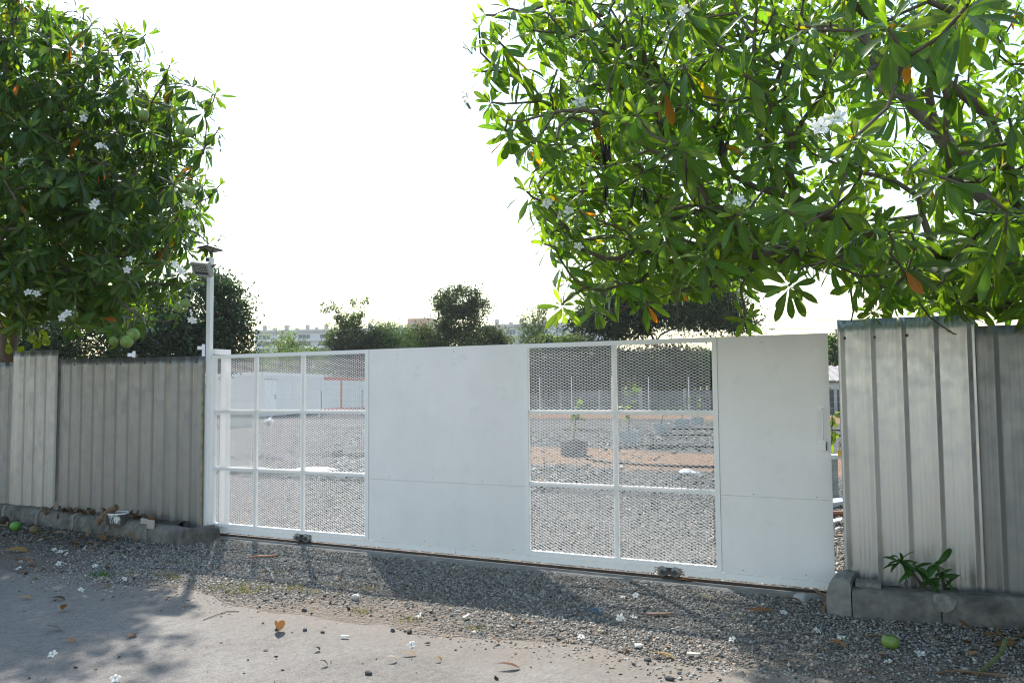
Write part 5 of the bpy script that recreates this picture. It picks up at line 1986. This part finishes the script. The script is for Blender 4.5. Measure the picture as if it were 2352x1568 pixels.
# fallen white flowers
FL = [(q4(330, 412), 'white flower in the dark shade before the left kerb'), (q4(440, 493), 'first of a cluster of white flowers before the left kerb, nearest the tan leaf'),
      (q4(490, 512), 'white flower in the middle of the cluster before the left kerb'), (q4(528, 505), 'upright white flower at the right of the cluster before the left kerb'), (q4(540, 530), 'lowest white flower of the cluster before the left kerb'),
      (q4(480, 610), 'white flower on the shaded road edge left of the green tuft'), (q4(520, 606), 'loose white petals beside a flower left of the green tuft'), (q4(150, 648), 'white flower near the long red brown leaf'),
      (q4(810, 598), 'white flower standing above the green tuft'), (q4(775, 630), 'white flower just left above the green tuft'), (q4(1015, 735), 'white flower right of the green tuft on the road edge'),
      (q4(660, 828), 'white flower on the shaded concrete above the curled brown leaf'), (q4(430, 1358), 'white flower with a dark shadow low on the shaded concrete'), (q4(940, 1560), 'white flower cut by the bottom edge of the photo'),
      (q7(1340, 1035), 'small white flower at the sandy edge before the plain sheet bay'), (q7(1720, 1042), 'white flower on the sandy edge right of the first'), (q7(1270, 1280), 'flat white flower on the sunny concrete'),
      (q6(920, 935), 'white flower on gravel right below the roller'), (q6(830, 945), 'white petals beside the flower below the roller'), (q6(805, 1102), 'left flower of a white pair on the gravel'), (q6(905, 1098), 'right flower of a white pair on the gravel'),
      (q6(515, 1245), 'white flower on the sunlit strip at the concrete edge'), (q6(1640, 1265), 'large wilted white flower on gravel near the right kerb'), (q8(1190, 1374), 'white flower in shade right of the green fruit'),
      (q8(955, 1434), 'white flower in the sun below the green fruit'), (q8(612, 1252), 'white flower above the curled orange leaf'), (q8(425, 1200), 'white flower at the shade edge left of the green fruit'),
      (q8(175, 1065), 'white flower below the clear plastic bag'), (q4(108, 1062+500), 'white flower at the bottom left of the concrete')]
FL = FL[:-1]
for i, (px, lab) in enumerate(FL):
    p = G(*px)
    gg = np.random.default_rng(600+i)
    g = MB()
    star(g, p+(0, 0, .02), unit(np.array([gg.normal(0, .5), gg.normal(0, .5)-.3, 1])), gg.uniform(.05, .064), gg)
    tag(g.build('fallen_flower', M_petal), lab, 'flower', 'white flowers fallen on the ground')
# fruits on the ground
for px, r, lab, m in ((q8(972, 1308), .052, 'split green fruit on the gravel below the right kerb', M_fruit), (q4(125, 320), .062, 'bright green fruit before the left kerb', mat('bright_fruit', (.10, .30, .04), .5, 0, .15, 12)),
                      (q4(280, 345), .055, 'brown rotten fruit before the left kerb', mat('rotten_fruit', (.16, .13, .05), .7, 0, .4, 20, .2)), (q4(28, 270), .06, 'dark rotten fruit against the kerb at the left edge', mat('black_fruit', (.05, .035, .025), .8, 0, .3, 20, .3))):
    p = G(*px)
    g = MB()
    g.blob(p+(0, 0, r*.82), (r*1.08, r, r*.88), 3, .03, 18, 12)
    o = g.build('fallen_fruit', m, None, True)
    tag(o, lab, 'fruit', 'fruits fallen on the ground')
    if r == .052:
        g = MB()
        g.tube([p+(-.03, -.012, r*1.66), p+(0, -.02, r*1.69), p+(.03, -.016, r*1.58), p+(.045, -.02, r*1.35)], .0035, 4)
        g.build('split', M_dark, o)
# stones
ST = [(q7(815, 888), (.042, .028, .027), (.50, .48, .45), 'pale rounded stone at the gravel edge'), (q7(395, 980), (.022, .017, .013), (.07, .07, .075), 'dark chip on the concrete above the orange leaf'),
      (q7(400, 1145), (.018, .016, .013), (.05, .05, .055), 'dark chip on the concrete right of the orange leaf'), (q7(545, 1162), (.013, .012, .012), (.06, .06, .06), 'small dark chip farther right of the orange leaf'),
      (q7(1118, 1150), (.02, .018, .014), (.06, .065, .07), 'left of two dark chips near the sandy edge'), (q7(1250, 1160), (.02, .018, .014), (.06, .065, .07), 'right of two dark chips near the sandy edge'),
      (q7(920, 1502), (.024, .018, .015), (.12, .12, .13), 'grey chip low on the sunny concrete'), (q6(1172, 1548), (.024, .02, .016), (.10, .10, .10), 'dark stone at the bottom of the sandy edge'), (q6(1005, 1405), (.026, .02, .013), (.10, .105, .11), 'flat dark stone left of the yellow tan leaf')]
for i, (px, r, co, lab) in enumerate(ST):
    p = G(*px)
    g = MB()
    g.blob(p+(0, 0, r[2]*.8), r, 20+i, .28, 8, 6)
    tag(g.build('stone', mat('stone_%d' % i if False else 'stone_%s' % ('pale' if co[0] > .4 else 'dark'), co, .85, 0, .2, 30, .3)), lab, 'stone', 'loose stones on the road')
# plank scraps, string, bag
for px, L, w, an, co, lab, nm in ((q7(60, 545), .28, .045, .25, (.36, .17, .09), 'red brown wood splinter on the gravel before the left mesh bay', 'wood_scrap'), (q6(1095, 1070), .20, .035, 0, (.24, .15, .11), 'brown bark stick on the gravel below the pair of white flowers', 'bark_stick'),
                                  (q7(725, 1208), .055, .02, -.15, (.75, .74, .70), 'white plastic strip on the sunny concrete', 'plastic_strip'), (q6(940, 1307), .05, .035, .2, (.75, .72, .68), 'small white scrap at the sandy edge', 'plastic_scrap'), (q6(1350, 1373), .09, .03, -.1, (.5, .46, .40), 'flat pale wood chip beside the yellow tan leaf', 'wood_chip')):
    p = G(*px)
    d = RT0*math.cos(an)+unit(np.array([FW[0], FW[1], 0]))*math.sin(an)
    s = np.array([-d[1], d[0], 0])
    g = MB()
    g.prism([(-L/2, -w*.4), (-L*.2, -w*.5), (L*.3, -w*.45), (L/2, -w*.1), (L*.45, w*.3), (0, w*.5), (-L*.42, w*.42)], p+(0, 0, .014), d, s, unit(np.array([.05, 0, 1])), .012)
    tag(g.build(nm, mat(nm+'_surface', co, .8, 0, .3, 30, .4)), lab, 'scrap')
p = G(*q6(630, 1045))
g = MB()
gg = np.random.default_rng(12)
g.tube([p+RT0*math.cos(a_)*.05*(1+.2*math.sin(3*a_))+unit(np.array([FW[0], FW[1], 0]))*math.sin(a_)*.05+(0, 0, .02+.008*math.sin(2*a_)) for a_ in np.linspace(0, 9, 26)], .004, 5)
tag(g.build('blue_string', mat('blue_nylon', (.03, .16, .28), .6)), 'tangle of blue string on the shaded gravel', 'string')
p = G(*q8(300, 968))
g = MB()
g.blob(p+(0, 0, .03), (.055, .035, .034), 31, .45, 12, 8)
tag(g.build('clear_plastic_bag', mat('cloudy_plastic', (.33, .33, .325), .3, 0, .15, 12), smooth=True), 'crumpled clear plastic bag left of the right kerb', 'bag')


def twig(pts, r, lab, m=M_wood, nm='twig'):
    g = MB()
    q = []
    for px, z in pts:
        p = G(*px)
        q.append(p+(0, 0, z))
    g.tube(q, r, 6)
    return tag(g.build(nm, m), lab, 'twig')


twig([(q8(385, 885), .06), (q8(440, 935), .04), (q8(520, 975), .05), (q8(490, 1020), .02), (q8(470, 1055), .02)], [.012, .014, .018, .017, .014], 'crooked root sticking up left of the right kerb', nm='root')
twig([(q8(400, 975), .015), (q8(450, 1000), .02), (q8(480, 1030), .015)], .005, 'thin twig beside the crooked root')
twig([(q8(1610, 1525), .02), (q8(1720, 1455), .03), (q8(1800, 1400), .05), (q8(1830, 1345), .08)], [.012, .013, .012, .014], 'thick green stalk on the ground at the bottom right', mat('green_stalk', (.13, .16, .06), .7, 0, .3, 20))
twig([(q8(1310, 1515), .02), (q8(1480, 1500), .02), (q8(1640, 1530), .03), (q8(1850, 1540), .02)], .007, 'long thin branch at the bottom right corner')
twig([(q8(1400, 880), .16), (q8(1500, 900), .175), (q8(1600, 925), .16)], .004, 'thin dead twig on the bed right of the shrub')
twig([(q4(-10, 300), .04), (q4(60, 312), .05), (q4(110, 285), .06), (q4(160, 268), .05)], [.010, .010, .008, .006], 'forked dead twig before the kerb at the left edge')
twig([(q4(1660, 1060), .008), (q4(1760, 1025), .012), (q4(1850, 992), .01), (q4(1930, 990), .008)], .003, 'long hair thin twig on the sunny concrete near the grass')
twig([(q8(430, 1300), .012), (q8(480, 1330), .015), (q8(540, 1355), .01)], .004, 'pale twig left of the curled orange leaf')
twig([(q8(1400, 1365), .012), (q8(1530, 1410), .012)], .004, 'straight pale twig in shade right of the green fruit')

# grass tufts
gg = np.random.default_rng(66)
bp, n_ = [], []
for px, n, s in ((q4(825, 690), 130, .07), (q4(1040, 690), 50, .06), (q4(1330, 695), 60, .06), (q4(1420, 715), 40, .05), (q4(1900, 800), 160, .13), (q4(2010, 830), 80, .07), (q7(60, 800), 70, .09), (q7(110, 660), 50, .08), (q7(320, 800), 90, .07),
                 (q7(490, 830), 40, .04), (q7(660, 780), 40, .08), (q7(930, 800), 60, .08), (q7(870, 985), 60, .05), (q7(1240, 1060), 50, .06), (q7(1830, 1130), 30, .04), (q4(1580, 575), 30, .06), (q4(1370, 600), 20, .05)):
    c = G(*px)
    bp.append(c+gg.normal(0, 1, (n, 3))*np.array([s, s*.7, 0]))
bp = np.vstack(bp)
k = len(bp)
bp[:, 2] = .002
colr = np.where(gg.uniform(size=(k, 1)) < .45, np.array([[.075, .10, .028]]), np.array([[.19, .165, .075]]))*gg.uniform(.7, 1.3, (k, 1))
colr[:130] = np.array([.05, .13, .025])*gg.uniform(.7, 1.3, (130, 1))
v, f, fc, uv = leaves_mesh(bp, unit(gg.normal(0, .7, (k, 3))*np.array([1, 1, .3])+np.array([0, 0, .8])), unit(gg.normal(size=(k, 3))), gg.uniform(.02, .05, k), .005, 1.2, colr, .1, [1, 1, .9, .8, .6, .4, .05])
tag(quads('grass', v, f, M_bgleaf, None, fc, uv), kind='stuff')

# ================================================================== HAZE
hz = None
HAZE = .0002
if HAZE:
    m = bpy.data.materials.new('haze')
    m.use_nodes = True
    t = m.node_tree
    t.nodes.remove(t.nodes['Principled BSDF'])
    pv = t.nodes.new('ShaderNodeVolumePrincipled')
    pv.inputs['Color'].default_value = (.92, .95, 1, 1)
    pv.inputs['Density'].default_value = HAZE
    pv.inputs['Anisotropy'].default_value = .3
    t.links.new(pv.outputs[0], t.nodes['Material Output'].inputs['Volume'])
    S2 = 1900
    g = MB()
    g.box(-S2, S2, -S2, S2, -1, 48)
    tag(g.build('haze', m), kind='stuff')
